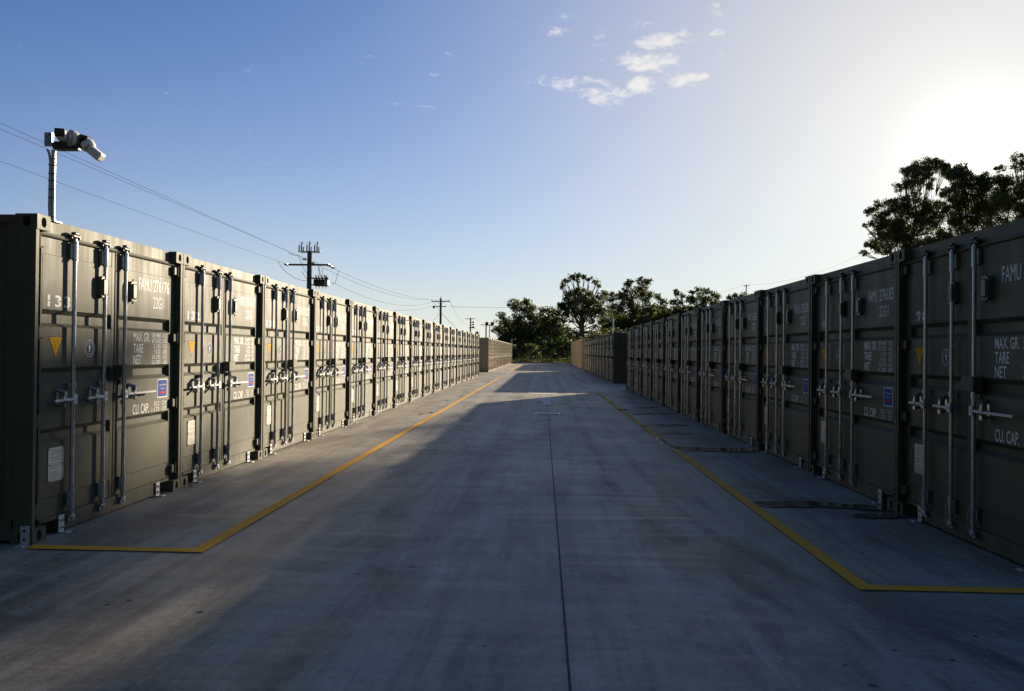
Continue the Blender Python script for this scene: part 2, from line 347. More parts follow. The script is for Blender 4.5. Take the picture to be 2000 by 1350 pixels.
    def mesh(s, name, mats, smooth=False):
        me = bpy.data.meshes.new(name); me.from_pydata(s.v, [], s.f)
        for x in (mats if isinstance(mats, (list, tuple)) else [mats]): me.materials.append(x)
        me.polygons.foreach_set('material_index', s.mi)
        if smooth: me.polygons.foreach_set('use_smooth', [True] * len(s.f))
        bm = bmesh.new(); bm.from_mesh(me); bmesh.ops.remove_doubles(bm, verts=bm.verts, dist=1e-5)
        bmesh.ops.recalc_face_normals(bm, faces=bm.faces); bm.to_mesh(me); bm.free()
        if smooth:
            try: me.set_sharp_from_angle(angle=R(35))
            except Exception: pass
        me.update(); return me
    def obj(s, name, mats, parent=None, smooth=False, loc=None):
        o = bpy.data.objects.new(name, s.mesh(name, mats, smooth)); COL.objects.link(o)
        if parent: o.parent = parent
        if loc is not None: o.location = loc
        return o
def tag(o, label=None, cat=None, group=None, kind=None):
    if label: o['label'] = label
    if cat: o['category'] = cat
    if group: o['group'] = group
    if kind: o['kind'] = kind
    return o
def empty(name, loc=(0, 0, 0), rz=0.0):
    o = bpy.data.objects.new(name, None); COL.objects.link(o); o.location = loc; o.rotation_euler = (0, 0, rz); o.empty_display_size = .3
    return o
KIDS = {}
def copy_tree(o, parent=None):
    c = o.copy(); COL.objects.link(c)
    if parent is not None: c.parent = parent
    for ch in list(o.children): copy_tree(ch, c)
    return c
def textmesh(txt, x0, x1, z0, z1, y, name, mt, bold=0.0, stencil=0.0, gap=0.0):
    """lettering fitted to a rectangle on a door, facing -y"""
    cu = bpy.data.curves.new('t', 'FONT'); cu.body = txt; cu.offset = bold; cu.resolution_u = 3
    if gap: cu.space_character = gap
    o = bpy.data.objects.new('t', cu); COL.objects.link(o)
    dg = bpy.context.evaluated_depsgraph_get(); me = bpy.data.meshes.new_from_object(o.evaluated_get(dg))
    bpy.data.objects.remove(o); bpy.data.curves.remove(cu)
    co = np.empty(len(me.vertices) * 3); me.vertices.foreach_get('co', co); co = co.reshape(-1, 3)
    a, b = co[:, :2].min(0), co[:, :2].max(0)
    n = np.zeros_like(co); n[:, 0] = x0 + (co[:, 0] - a[0]) / (b[0] - a[0]) * (x1 - x0); n[:, 2] = z0 + (co[:, 1] - a[1]) / (b[1] - a[1]) * (z1 - z0); n[:, 1] = y
    me.vertices.foreach_set('co', n.ravel()); me.materials.clear(); me.materials.append(mt)
    if stencil:
        bm = bmesh.new(); bm.from_mesh(me)
        zc = (z0 + z1) / 2
        for zz in (zc - stencil, zc + stencil):
            bmesh.ops.bisect_plane(bm, geom=list(bm.verts) + list(bm.edges) + list(bm.faces), plane_co=(0, 0, zz), plane_no=(0, 0, 1))
        bmesh.ops.delete(bm, geom=[f for f in bm.faces if abs(f.calc_center_median().z - zc) < stencil], context='FACES')
        bm.to_mesh(me); bm.free()
    me.name = name; me.update()
    return me
def join_meshes(name, mes, mats):
    mb = MB()
    for me, mi in mes:
        i = len(mb.v); mb.v += [tuple(v.co) for v in me.vertices]
        for p in me.polygons: mb.f.append(tuple(i + k for k in p.vertices)); mb.mi.append(mi)
    me = bpy.data.meshes.new(name); me.from_pydata(mb.v, [], mb.f)
    for x in mats: me.materials.append(x)
    me.polygons.foreach_set('material_index', mb.mi); me.update(); return me
def link(me, name, parent):
    o = bpy.data.objects.new(name, me); COL.objects.link(o); o.parent = parent; return o

# ------------------------------------------------------------------ ground
def heights(x, y):
    t = np.clip((y - 110) / 60, 0, 1); t = t * t * (3 - 2 * t)
    side = np.clip((x + 25) / 60, 0, 1)
    return t * (0.6 + 3.6 * side)
gx = np.concatenate([np.linspace(-1500, -160, 16), np.linspace(-140, 140, 57), np.linspace(160, 1500, 16)])
gy = np.concatenate([np.linspace(-300, -20, 8), np.linspace(0, 104, 14), np.linspace(109, 200, 40), np.linspace(220, 2500, 20)])
GX, GY = np.meshgrid(gx, gy); GZ = heights(GX, GY) - 0.03 + np.where(GY > 112, 0.12 * np.sin(GX * .7) * np.sin(GY * .9), 0)
vs = np.stack([GX, GY, GZ], -1).reshape(-1, 3); nx = len(gx)
fs = [(j * nx + i, j * nx + i + 1, (j + 1) * nx + i + 1, (j + 1) * nx + i) for j in range(len(gy) - 1) for i in range(nx - 1)]
me = bpy.data.meshes.new('ground'); me.from_pydata(vs.tolist(), [], fs); me.materials.append(M['dirt'])
me.polygons.foreach_set('use_smooth', [True] * len(fs))
o = bpy.data.objects.new('ground', me); COL.objects.link(o); tag(o, kind='structure')
mb = MB(); mb.box((-45, -25, -.3), (45, 107.5, 0)); tag(mb.obj('concrete_yard', M['concrete']), kind='structure')
Z1 = 0.004
def strip(mb, pts, wd, z=Z1):
    for a, b in zip(pts[:-1], pts[1:]):
        a, b = Vector((*a, 0)), Vector((*b, 0)); d = (b - a).normalized(); n = Vector((-d.y, d.x, 0)) * wd / 2
        mb.face([(a - n).to_tuple()[:2] + (z,), (b - n).to_tuple()[:2] + (z,), (b + n).to_tuple()[:2] + (z,), (a + n).to_tuple()[:2] + (z,)])
def mitre(mb, pts, wd, z=Z1):
    P = [Vector(p) for p in pts]; L = []; Rr = []
    for k, p in enumerate(P):
        d1 = (P[k] - P[k - 1]).normalized() if k else (P[1] - P[0]).normalized()
        d2 = (P[k + 1] - P[k]).normalized() if k < len(P) - 1 else d1
        n1 = Vector((-d1.y, d1.x)); n2 = Vector((-d2.y, d2.x)); b = (n1 + n2).normalized(); q = wd / 2 / max(.3, b.dot(n1))
        L.append(p + b * q); Rr.append(p - b * q)
    for k in range(len(P) - 1): mb.face([(*Rr[k], z), (*Rr[k + 1], z), (*L[k + 1], z), (*L[k], z)])
mb = MB(); strip(mb, [(.14, -25), (.14, 107)], .012); strip(mb, [(-45, 8.35), (45, 8.35)], .005)
tag(mb.obj('yard_joint', M['joint']), kind='structure')
mb = MB()
for yy in (35.6, 57.0, 84.0): strip(mb, [(-45, yy), (45, yy)], .10)
tag(mb.obj('yard_slab_edge', M['newconc']), kind='structure')
def marking(name, pts, wd, mt):
    mb = MB(); mitre(mb, pts, wd, .008); tag(mb.obj(name, mt), kind='structure')
marking('yellow_line', [(-3.93, 5.735), (-2.61, 5.735), (-2.58, 46.0)], .11, M['yline'])
marking('yellow_line', [(-2.55, 52.4), (-2.51, 90)], .1, M['yline'])
marking('yellow_line', [(7.5, 5.18), (2.15, 5.18), (2.09, 30.5)], .11, M['yline'])
marking('yellow_line', [(2.12, 37.8), (2.04, 48), (2.28, 65)], .1, M['yline'])
mb = MB(); mb.face([(-.0, 22.2, .008), (.24, 22.2, .008), (.24, 24.2, .008), (.0, 24.2, .008)])
mb.face([(-.26, 24.2, .008), (.5, 24.2, .008), (.12, 26.4, .008)]); tag(mb.obj('white_arrow', M['wline']), kind='structure')
mb = MB(); mb.face([(-.0, 73, .008), (.24, 73, .008), (.24, 76, .008), (.0, 76, .008)])
mb.face([(-.3, 76, .008), (.55, 76, .008), (.12, 79, .008)]); tag(mb.obj('white_arrow', M['wline']), kind='structure')
mb = MB(); mb.prism([(math.cos(t) * .55 + .0, math.sin(t) * .9) for t in np.linspace(0, 6.28, 24, endpoint=False)], (-.02, 28.9, 0.0), (1, 0, 0), (0, 1, 0), (0, 0, 1), .006)
tag(mb.obj('concrete_patch', M['newconc']), kind='structure')
# drain grates along the middle of the yard
def grate(y, wd=.62, dp=.36):
    root = empty('drain_grate', (.13, y, 0))
    fr = MB()
    for a, b in (((-wd / 2, -dp / 2), (wd / 2, -dp / 2 + .025)), ((-wd / 2, dp / 2 - .025), (wd / 2, dp / 2)), ((-wd / 2, -dp / 2 + .025), (-wd / 2 + .025, dp / 2 - .025)), ((wd / 2 - .025, -dp / 2 + .025), (wd / 2, dp / 2 - .025))):
        fr.box((*a, .001), (*b, .014))
    fr.obj('grate_frame', M['galv'], root)
    bm_ = MB()
    for k in range(14): x = -wd / 2 + .04 + k * (wd - .08) / 13; bm_.box((x - .007, -dp / 2 + .026, .006), (x + .007, dp / 2 - .026, .013))
    bm_.obj('grate_bars', M['galv'], root)
    p = MB(); p.box((-wd / 2 + .02, -dp / 2 + .02, .0015), (wd / 2 - .02, dp / 2 - .02, .0045)); p.obj('pit_shade', M['hole_shade'], root)  # flat dark sheet, painted as the shaded depth below the bars
    return root
tag(grate(19.2), 'slotted steel drain grate in the middle of the yard below the white arrow', 'drain grate', 'drain grates along the yard')
tag(grate(47.0, .9), 'far wide drain grate level with the gap in the left yellow line', 'drain grate', 'drain grates along the yard')
# water lying on the concrete
def puddle(pts, label):
    P = [gr(u, v) for u, v in pts]; n = len(P); out = []
    for k in range(n):
        a, b, c, d = P[k - 1], P[k], P[(k + 1) % n], P[(k + 2) % n]
        for j in range(8):
            t = j / 8; q = .5 * ((2 * b) + (c - a) * t + (2 * a - 5 * b + 4 * c - d) * t * t + (3 * b - a - 3 * c + d) * t ** 3)
            out.append(q + Vector((math.sin(k * 2.1 + t * 5) * .012, math.sin(k * 3.7 + t * 9) * .008, 0)))
    mb = MB(); cen = sum(out, Vector()) / len(out)
    mb.face([(q.x, q.y, .0125) for q in out]); ring = []
    for k in range(len(out)):
        tn = (out[(k + 1) % len(out)] - out[k - 1]).normalized(); nn = Vector((tn.y, -tn.x, 0)); nn = nn if nn.dot(out[k] - cen) > 0 or True else -nn
        ring.append(nn)
    area = sum(out[k - 1].x * out[k].y - out[k].x * out[k - 1].y for k in range(len(out))); sg = 1 if area > 0 else -1
    ring = [out[k] + ring[k] * sg * (.035 + .02 * math.sin(k * .9)) for k in range(len(out))]
    for k in range(len(out)):
        k2 = (k + 1) % len(out); mb.face([(out[k].x, out[k].y, .0125), (out[k2].x, out[k2].y, .0125), (ring[k2].x, ring[k2].y, .0095), (ring[k].x, ring[k].y, .0095)], 1)
    return tag(mb.obj('puddle', [M['water'], M['damp']]), label, 'puddle', 'puddles below the right row')
puddle([(1472, 983), (1520, 981), (1580, 981), (1640, 986), (1700, 989), (1740, 992), (1738, 998), (1700, 997), (1640, 992), (1560, 990), (1500, 990)], 'long dark puddle running from the nearest joint of the right row to the yellow line')
puddle([(1665, 1008), (1700, 1005), (1752, 1006), (1760, 1010), (1720, 1012), (1685, 1011)], 'small dark puddle just in front of the longest puddle, below container 98')
puddle([(1286, 856), (1298, 860), (1312, 870), (1330, 874), (1400, 876), (1470, 878), (1468, 883), (1400, 882), (1335, 881), (1308, 876), (1294, 866)], 'dark puddle bending along the yellow line below container 96')
names_ = ['third', 'fourth', 'fifth', 'sixth', 'seventh']
for (a, b, y, t), nm in zip([(1283, 1350, 847, 2.0), (1260, 1342, 831, 2.6), (1232, 1322, 808.5, 2.2), (1236, 1290, 796.5, 1.6), (1186, 1246, 775.5, 1.0)], names_):
    puddle([(a, y + .3), ((a * 2 + b) / 3, y - t * .5), ((a + 2 * b) / 3, y - t * .4), (b, y), ((a + 2 * b) / 3, y + t * .5), ((a * 2 + b) / 3, y + t * .6)], nm + ' thin puddle from the camera along the right row')
def debris(u, v, s, label):
    p = gr(u, v); mb = MB()
    for k in range(7):
        a = random.uniform(0, 6.28); q = (random.uniform(-1, 1) * s, random.uniform(-1, 1) * s * 1.5)
        mb.prism([(math.cos(t + a) * s * (.5 + .3 * random.random()), math.sin(t + a) * s * .35) for t in np.linspace(0, 6.28, 7, endpoint=False)], (q[0], q[1], .009 + k * .003), (1, 0, .08), (0, 1, .1), (0, 0, 1), .002)
    o = mb.obj('leaf_litter', M['leafdry'], None); o.location = (p.x, p.y, 0); return tag(o, label, 'leaf litter', 'dry leaves on the concrete')
debris(1198, 787, .05, 'dark leaf litter at the far part of the right yellow line')
debris(1216, 801, .12, 'largest clump of wet leaves beside the right yellow line')
debris(1259, 834, .05, 'small leaf clump on the right yellow line before the dark puddle')
debris(841, 807, .06, 'pale leaf scrap beside the left yellow line')
debris(822, 810, .05, 'dark leaf scraps left of the pale scrap by the left yellow line')
debris(872, 783, .04, 'dark leaf left of the yellow line by the sunlit row')
debris(103, 1034, .04, 'dark leaf on the concrete by the corner of container 133')
# kerb at the far end
mb = MB(); mb.bbox((-12, 107.5, 0), (3.4, 107.75, .14), .02); tag(mb.obj('kerb', M['newconc']), kind='structure')

# ------------------------------------------------------------------ shipping container
WH, LEN = 1.219, 6.058
DR = 0.065                                  # door face behind the castings
def wave(x0, x1, pitch, dep, y0):           # corrugation polyline from x0 to x1
    n = max(1, round((x1 - x0) / pitch)); p = (x1 - x0) / n; out = []
    for k in range(n):
        a = x0 + k * p; out += [(a, y0), (a + p * .26, y0), (a + p * .5, y0 + dep), (a + p * .76, y0 + dep)]
    out.append((x1, y0)); return out
def casting(sx, sy, sz, H, paint_):
    # local box .178 x .162 x .118 with oval openings on its outer faces
    mb = MB(); X = WH * sx; Y0 = 0 if sy < 0 else LEN; Zt = H if sz > 0 else 0.0
    wx, wy, wz = .162, .178, .118
    x1 = X - sx * wx; y1 = Y0 - sy * wy; z1 = Zt - sz * wz
    cx, cy, cz = (X + x1) / 2, (Y0 + y1) / 2, (Zt + z1) / 2
    mb.holeface((cx, Y0, cz), (1, 0, 0), (0, 0, 1), (0, sy, 0), wx, wz, .030, .040, .09)
    mb.holeface((X, cy, cz), (0, 1, 0), (0, 0, 1), (sx, 0, 0), wy, wz, .034, .040, .09)
    mb.holeface((cx, cy, Zt), (1, 0, 0), (0, 1, 0), (0, 0, sz), wx, wy, .032, .062, .05)
    mb.face([(X, y1, Zt), (x1, y1, Zt), (x1, y1, z1), (X, y1, z1)]); mb.face([(x1, Y0, Zt), (x1, y1, Zt), (x1, y1, z1), (x1, Y0, z1)])
    mb.face([(X, Y0, z1), (x1, Y0, z1), (x1, y1, z1), (X, y1, z1)])
    return mb.obj('corner_casting', [paint_, M['hole_shade']])
def door_skin(mb, x0, x1, zlo, zhi, outer_edges):
    """pressed steel door: four raised bands, three channels, flat frame along both sides"""
    y = DR; dep = .042
    zs = [(zhi, 0), (2.30, 0), (2.296, .004), (1.853, 0), (1.815, dep), (1.742, dep), (1.712, 0), (1.376, 0), (1.337, dep), (1.272, dep), (1.236, 0), (.878, 0), (.840, dep), (.790, dep), (.757, 0), (.318, 0), (.313, -.004), (zlo, -.004)]
    zs = [(zhi, 0.004), (2.303, 0.004), (2.298, 0), (1.853, 0), (1.815, dep), (1.742, dep), (1.712, 0), (1.376, 0), (1.337, dep), (1.272, dep), (1.236, 0), (.878, 0), (.840, dep), (.790, dep), (.757, 0), (.318, 0), (.312, 0.006), (zlo, 0.006)]
    wo_ = .018; wi_ = .052; a, b = (x0 + wo_, x1 - wi_) if x0 < -.5 else (x0 + wi_, x1 - wo_)
    for (za, da), (zb, db) in zip(zs[:-1], zs[1:]):
        mb.face([(a, y + da, za), (b, y + da, za), (b, y + db, zb), (a, y + db, zb)])
        for xs, xe in ((a, a - .006), (b, b + .006)):
            if da or db: mb.face([(xs, y + da, za), (xe, y + .0, za), (xe, y + .0, zb), (xs, y + db, zb)])
    for p, q in ((x0, a - .006), (b + .006, x1)):
        mb.box((p, y, zlo), (q, y + .05, zhi))
    mb.box((x0 + .02, y + .0462, zlo), (x1 - .02, y + .05, zhi))
    mb.box((x0, y + .0501, zlo), (x1, y + .055, zhi))
def lock_bar(parent, x, hand, big=True, bracket=True):
    """galvanised locking bar with sleeves, cams and its handle"""
    yb = DR - .038
    p = MB(); p.tube([(x, yb, .12), (x, yb, 2.47)], .0165, 10)
    for z0, z1 in ((2.29, 2.44), (.19, .33)):
        p.tube([(x, yb, z0), (x, yb, z1)], .022, 10)
        sgn = 1
        p.bbox((x - .035, yb + .006, z0 + .01), (x + .035, DR - .001, z1 - .01), .004)
        for zz in (z0, z1): p.tube([(x, yb, zz - .006), (x, yb, zz + .006)], .025, 10)
    p.bbox((x - .03, yb + .014, 1.205), (x + .045, DR - .001, 1.245), .003); p.tube([(x, yb, 1.205), (x, yb, 1.245)], .023, 10)
    # lower cam
    p.bbox((x - .028, yb - .016, .095), (x + .034, yb + .016, .125), .006); p.bbox((x - .04, yb - .006, .075), (x - .012, yb + .014, .11), .005); p.bbox((x + .01, yb - .01, .07), (x + .05, yb + .01, .10), .005)
    # wire seal hanging at the lower sleeve
    p.tube([(x - .024, yb - .02, .30), (x - .034, yb - .026, .24), (x - .03, yb - .028, .16), (x - .018, yb - .02, .10)], .0028, 5)
    p.obj('locking_bar', M['galv'], parent, True)
    # upper cam and keeper (dark)
    k = MB(); k.bbox((x - .05, yb - .018, 2.478), (x + .05, DR - .002, 2.50), .006); k.bbox((x - .032, yb - .022, 2.50), (x + .026, yb + .02, 2.525), .007)
    k.tube([(x, yb, 2.45), (x, yb, 2.49)], .014, 8); k.bbox((x + .038, yb - .016, 2.462), (x + .056, yb + .02, 2.505), .004); k.bbox((x - .06, yb - .01, 2.462), (x - .044, yb + .02, 2.50), .004)
    k.obj('cam_keeper', M['black'], parent)
    h = MB(); s = hand; zh = 1.105
    h.bbox((x - .027, yb - .028, zh - .042), (x + .027, yb - .018, zh + .042), .004); h.tube([(x, yb - .028, zh), (x, yb - .034, zh)], .012, 8)
    L = .27 if big else .56
    def bx(a, b, z0, z1, y0, y1): h.bbox((x + min(s * a, s * b), y0, z0), (x + max(s * a, s * b), y1, z1), .003)
    bx(.027, .15, zh - .011, zh + .011, yb - .030, yb - .012)
    bx(.13, .17, zh - .005, zh + .03, yb - .034, yb - .014)
    bx(.15, L, zh - .012, zh + .010, yb - .028, yb - .012)
    h.obj('bar_handle', M['zinc'], parent)
    c = MB()       # catch that holds the handle
    xa = x + s * .15
    c.bbox((xa - .006, yb - .036, zh + .016), (xa + .026, yb + .01, zh + .062), .006); c.tube([(xa + .01, yb - .03, zh + .06), (xa - .006, DR - .002, zh + .085)], .017, 8)
    c.tube([(xa + .006, yb - .034, zh - .045), (xa + .006, yb - .022, zh - .045)], .021, 10); c.tube([(xa + .006, yb - .022, zh - .045), (xa - .004, DR - .002, zh - .04)], .014, 8)
    c.bbox((xa - .016, DR - .008, zh - .052), (xa + .016, DR - .001, zh + .075), .003)
    c.obj('handle_catch', M['galv'], parent, True)
_tc = {}
def cached(key, fn):
    if key not in _tc: _tc[key] = fn()
    return _tc[key]
YF = DR - .0012                              # lettering sits just proud of the door
WTS = {}
def weights_text():
    rows = [('30.480', 'KGS'), ('67.200', 'LBS'), ('2.185', 'KGS'), ('4.820', 'LBS'), ('28.295', 'KGS'), ('62.380', 'LBS')]
    L = []
    for k, t in enumerate(('MAX. GR.', 'TARE', 'NET')):
        z1 = 1.700 - k * .112; wd = {'MAX. GR.': .31, 'TARE': .185, 'NET': .15}[t]
        L.append((textmesh(t, .33, .33 + wd, z1 - .092, z1, YF, 't', M['letter'], .012), 0))
    for k, (a, b) in enumerate(rows):
        z1 = 1.700 - k * .0555
        L.append((textmesh(a, .69 + (.035 if len(a) < 6 else 0), .86, z1 - .044, z1, YF, 't', M['letter']), 0)); L.append((textmesh(b, .92, 1.005, z1 - .044, z1, YF, 't', M['letter']), 0))
    WTS['weights_lettering'] = join_meshes('weights_lettering', L, [M['letter']]); L = []
    L.append((textmesh('CU. CAP.', .335, .645, .885, .985, YF, 't', M['letter'], .012), 0))
    L.append((textmesh('33.2', .74, .85, .945, .99, YF, 't', M['letter']), 0)); L.append((textmesh('1.173', .70, .85, .885, .93, YF, 't', M['letter']), 0))
    L.append((textmesh('CU.M.', .91, 1.01, .945, .99, YF, 't', M['letter']), 0)); L.append((textmesh('CU.FT.', .91, 1.01, .885, .93, YF, 't', M['letter']), 0))
    WTS['capacity_lettering'] = join_meshes('capacity_lettering', L, [M['letter']])
def sign_meshes():
    d = {}
    t = MB(); t.face([(-.966, YF, 1.632), (-.779, YF, 1.632), (-.8725, YF, 1.452)], 1); t.face([(-.956, YF - .0006, 1.626), (-.789, YF - .0006, 1.626), (-.8725, YF - .0006, 1.464)], 0)
    for k, (a, b) in enumerate(((-.93, -.815), (-.91, -.835), (-.905, -.84), (-.895, -.85))): t.face([(a, YF - .0011, 1.607 - k * .022), (b, YF - .0011, 1.607 - k * .022), (b, YF - .0011, 1.600 - k * .022), (a, YF - .0011, 1.600 - k * .022)], 2)
    d['warning_triangle'] = t.mesh('warning_triangle', [M['yellow'], M['ink'], M['yellowtxt']])
    c = MB(); cx, cz = -.40, 1.538
    def disc(r0, r1, y, mi, n=28, sx=1.0):
        for k in range(n):
            a, b = 2 * math.pi * k / n, 2 * math.pi * (k + 1) / n
            pts = [(cx + math.cos(a) * r1 * sx, y, cz + math.sin(a) * r1), (cx + math.cos(b) * r1 * sx, y, cz + math.sin(b) * r1), (cx + math.cos(b) * r0 * sx, y, cz + math.sin(b) * r0), (cx + math.cos(a) * r0 * sx, y, cz + math.sin(a) * r0)]
            c.face(pts if r0 > 0 else pts[:3], mi)
    disc(.070, .076, YF, 0); disc(.0, .069, YF - .0003, 1)
    for k in range(22):                      # ring of small marks
        a = 2 * math.pi * k / 22; p = Vector((math.cos(a), 0, math.sin(a))); q = Vector((-math.sin(a), 0, math.cos(a))); o_ = Vector((cx, YF - .0006, cz)) + p * .058
        c.face([o_ - q * .004 - p * .004, o_ + q * .004 - p * .004, o_ + q * .004 + p * .004, o_ - q * .004 + p * .004], 0)
    disc(.046, .049, YF - .0006, 0)
    c.face([(cx - .036, YF - .0006, cz + .02), (cx - .012, YF - .0006, cz + .006), (cx - .006, YF - .0006, cz - .034), (cx + .008, YF - .0006, cz - .034), (cx + .014, YF - .0006, cz + .006), (cx + .038, YF - .0006, cz + .022), (cx + .012, YF - .0006, cz + .016), (cx + .004, YF - .0006, cz + .036), (cx - .008, YF - .0006, cz + .036), (cx - .01, YF - .0006, cz + .016)], 0)
    d['round_emblem'] = c.mesh('round_emblem', [M['white'], M['ink']])
    p = MB(); p.bbox((-.952, DR - .007, .438), (-.748, DR - .001, .716), .002, 0)
    yy = DR - .0085
    for k in range(19):
        z = .694 - k * .0135
        if k in (3, 7, 12): continue
        a = -.935 + (.02 if k < 2 else 0); b = -.765 - random.choice([0, .02, .05, .0]) 
        p.face([(a, yy, z), (b, yy, z), (b, yy, z - .0028), (a, yy, z - .0028)], 1)
    for sx_ in (-.944, -.756):
        for z in (.446, .577, .708): p.tube([(sx_, DR - .007, z), (sx_, DR - .012, z)], .006, 8, 2)
    d['data_plate'] = p.mesh('data_plate', [M['plate'], M['ink'], M['black']])
    L = []
    b_ = MB(); b_.face([(.812, YF, 1.022), (1.024, YF, 1.022), (1.024, YF, 1.222), (.812, YF, 1.222)], 0)
    rr = []; 
    for (qx, qz, a0) in ((.998, 1.195, 0), (.838, 1.195, 90), (.838, 1.049, 180), (.998, 1.049, 270)):
        for k in range(5): a = R(a0 + k * 22.5); rr.append((qx + math.cos(a) * .014, YF - .0006, qz + math.sin(a) * .014))
    b_.face(rr, 1)
    L.append((b_.mesh('b', [M['white']]), None))
    mb = MB()
    def add(me, f):
        i = len(mb.v); mb.v += [tuple(v.co) for v in me.vertices]
        for pl in me.polygons: mb.f.append(tuple(i + k for k in pl.vertices)); mb.mi.append(f if f is not None else pl.material_index)
    add(L[0][0], None)
    add(textmesh('CONTAINER', .85, .99, 1.150, 1.166, YF - .0011, 't', M['white'], .02), 0)
    add(textmesh('SALES', .88, .955, 1.113, 1.127, YF - .0011, 't', M['white'], .02), 0)
    mb.face([(.865, YF - .0011, 1.066), (.975, YF - .0011, 1.066), (.975, YF - .0011, 1.086), (.865, YF - .0011, 1.086)], 2)
    me = bpy.data.meshes.new('company_label'); me.from_pydata(mb.v, [], mb.f)
    for x in (M['white'], M['blue'], M['red']): me.materials.append(x)
    me.polygons.foreach_set('material_index', mb.mi); me.update(); d['company_label'] = me
    return d
SIGNS = sign_meshes(); weights_text()
def anchor(parent, x):
    a = MB(); y = .045
    a.bbox((x - .036, y - .008, .002), (x + .036, y, .145), .001); a.bbox((x - .036, y - .075, .0005), (x + .036, y - .0085, .010), .001)
    for z in (.045, .105): a.tube([(x, y - .008, z), (x, y - .020, z)], .011, 6, 1); a.tube([(x, y - .020, z), (x, y - .028, z)], .006, 6, 1)
    a.tube([(x, y - .045, .010), (x, y - .045, .025)], .011, 6, 1)
    a.obj('anchor_bracket', [M['zinc'], M['galv']], parent)
def make_container(pk, H=2.591, doors=True, marks=True, name='shipping_container'):
    P = M[pk]; root = empty(name)
    for sx in (-1, 1):
        for sy in (-1, 1):
            for sz in (-1, 1): casting(sx, sy, sz, H, P).parent = root
    dz = H - 2.591
    f = MB()
    for sx in (-1, 1):       # corner posts, side rails
        X = WH - .002
        def b(x0, x1, y0, y1, z0, z1): f.box((min(sx * x0, sx * x1), y0, z0), (max(sx * x0, sx * x1), y1, z1))
        b(X, X - .036, .008, .155, .118, H - .118); b(X - .036, 1.088, DR + .012, .155, .118, H - .118)
        b(X, X - .15, LEN - .15, LEN - .006, .118, H - .118)
        b(X - .004, X - .064, .178, LEN - .178, H - .07, H - .008)
        b(X - .004, X - .054, .178, LEN - .178, .03, .19)
    f.box((-WH + .162, DR + .001, 2.478 + dz), (WH - .162, .16, H - .008))
    for sx in (-1, 1): f.box((min(sx * (WH - .162), sx * (WH - .04)), DR + .001, 2.45 + dz), (max(sx * (WH - .162), sx * (WH - .04)), .16, H - .1185))
    if doors:
        f.prism([(0, 0), (.016, .004), (.022, .018), (.016, .030), (0, .036)], (-WH + .04, DR + .001, 2.440), (0, -1, 0), (0, 0, 1), (1, 0, 0), 2 * WH - .08)
        f.box((-WH + .162, DR + .002, 2.452), (WH - .162, .16, 2.4775))
        # sill
        f.box((-WH + .162, DR - .012, .122), (WH - .162, .16, .150))
        f.box((-.83, DR - .012, .018), (.83, .16, .1215)); f.box((-1.06, .17, .018), (1.06, .2, .1215), 1)  # second box is a dark sheet painting shade into the open sill ends
    f.box((-WH + .162, LEN - .16, H - .11), (WH - .162, LEN - .008, H - .01)); f.box((-WH + .162, LEN - .16, .02), (WH - .162, LEN - .008, .16))
    f.obj('frame', [P, M['hole_shade']], root)
    for sx in (-1, 1):
        s = MB(); pts = wave(.156, LEN - .151, .278, .034, 0)
        for (a, d1), (b2, d2) in zip(pts[:-1], pts[1:]):
            x1_, x2_ = sx * (WH - .012 - d1), sx * (WH - .012 - d2)
            s.face([(x1_, a, .19), (x2_, b2, .19), (x2_, b2, H - .07), (x1_, a, H - .07)])
        s.obj('side_wall', P, root)
    r = MB(); pts = wave(.161, LEN - .161, .21, -.02, H - .012)
    for (a, z1), (b2, z2) in zip(pts[:-1], pts[1:]): r.face([(-WH + .067, a, z1), (WH - .067, a, z1), (WH - .067, b2, z2), (-WH + .067, b2, z2)])
    r.obj('roof', P, root)
    e = MB(); ends = [(LEN - .03, -1)] + ([] if doors else [(.03, 1)])
    for y0, sg in ends:
        pts = wave(-WH + .152, WH - .152, .265, .04 * sg, y0)
        for (a, d1), (b2, d2) in zip(pts[:-1], pts[1:]): e.face([(a, d1, .1601), (b2, d2, .1601), (b2, d2, H - .1101), (a, d1, H - .1101)])
    e.obj('end_wall', P, root)
    if not doors:
        g = MB(); g.box((-WH + .162, .008, H - .11), (WH - .162, .16, H - .01)); g.box((-WH + .162, .008, .02), (WH - .162, .16, .16))
        for sx in (-1, 1): g.box((min(sx * (WH - .038), sx * (WH - .15)), .0085, .118), (max(sx * (WH - .038), sx * (WH - .15)), DR + .0115, H - .118))
        g.obj('end_frame', P, root)
        return root
    # doors
    zlo, zhi = .152, 2.438
    for side, x0, x1 in ((-1, -1.07, -.012), (1, .012, 1.07)):
        mb = MB(); door_skin(mb, x0, x1, zlo, zhi, None); d = mb.obj('door', P, root)
        for zc in (2.385, 1.66, .955, .24):
            hx = side * 1.078; h = MB(); h.bbox((min(hx, hx + side * .085), DR - .035, zc - .045), (max(hx, hx + side * .085), DR + .011, zc + .045), .008)
            h.tube([(side * 1.150, DR - .036, zc - .055), (side * 1.150, DR - .036, zc + .055)], .012, 8)
            h.obj('hinge', P, d)
        v = MB(); vx = -.245 if side < 0 else .255
        v.prism([(-.055, -.075), (-.035, -.095), (.035, -.095), (.055, -.075), (.055, .075), (.035, .095), (-.035, .095), (-.055, .075)], (vx, DR - .045, 2.095), (1, 0, 0), (0, 0, 1), (0, 1, 0), .044)
        v.bbox((vx - .04, DR - .056, 2.02), (vx + .04, DR - .0451, 2.17), .01)
        v.tube([(vx, DR - .03, 2.19), (vx, DR - .03, 2.215)], .008, 6); v.tube([(vx, DR - .03, 1.97), (vx, DR - .03, 2.0)], .008, 6)
        v.obj('vent_box', M['greenbox'], d)
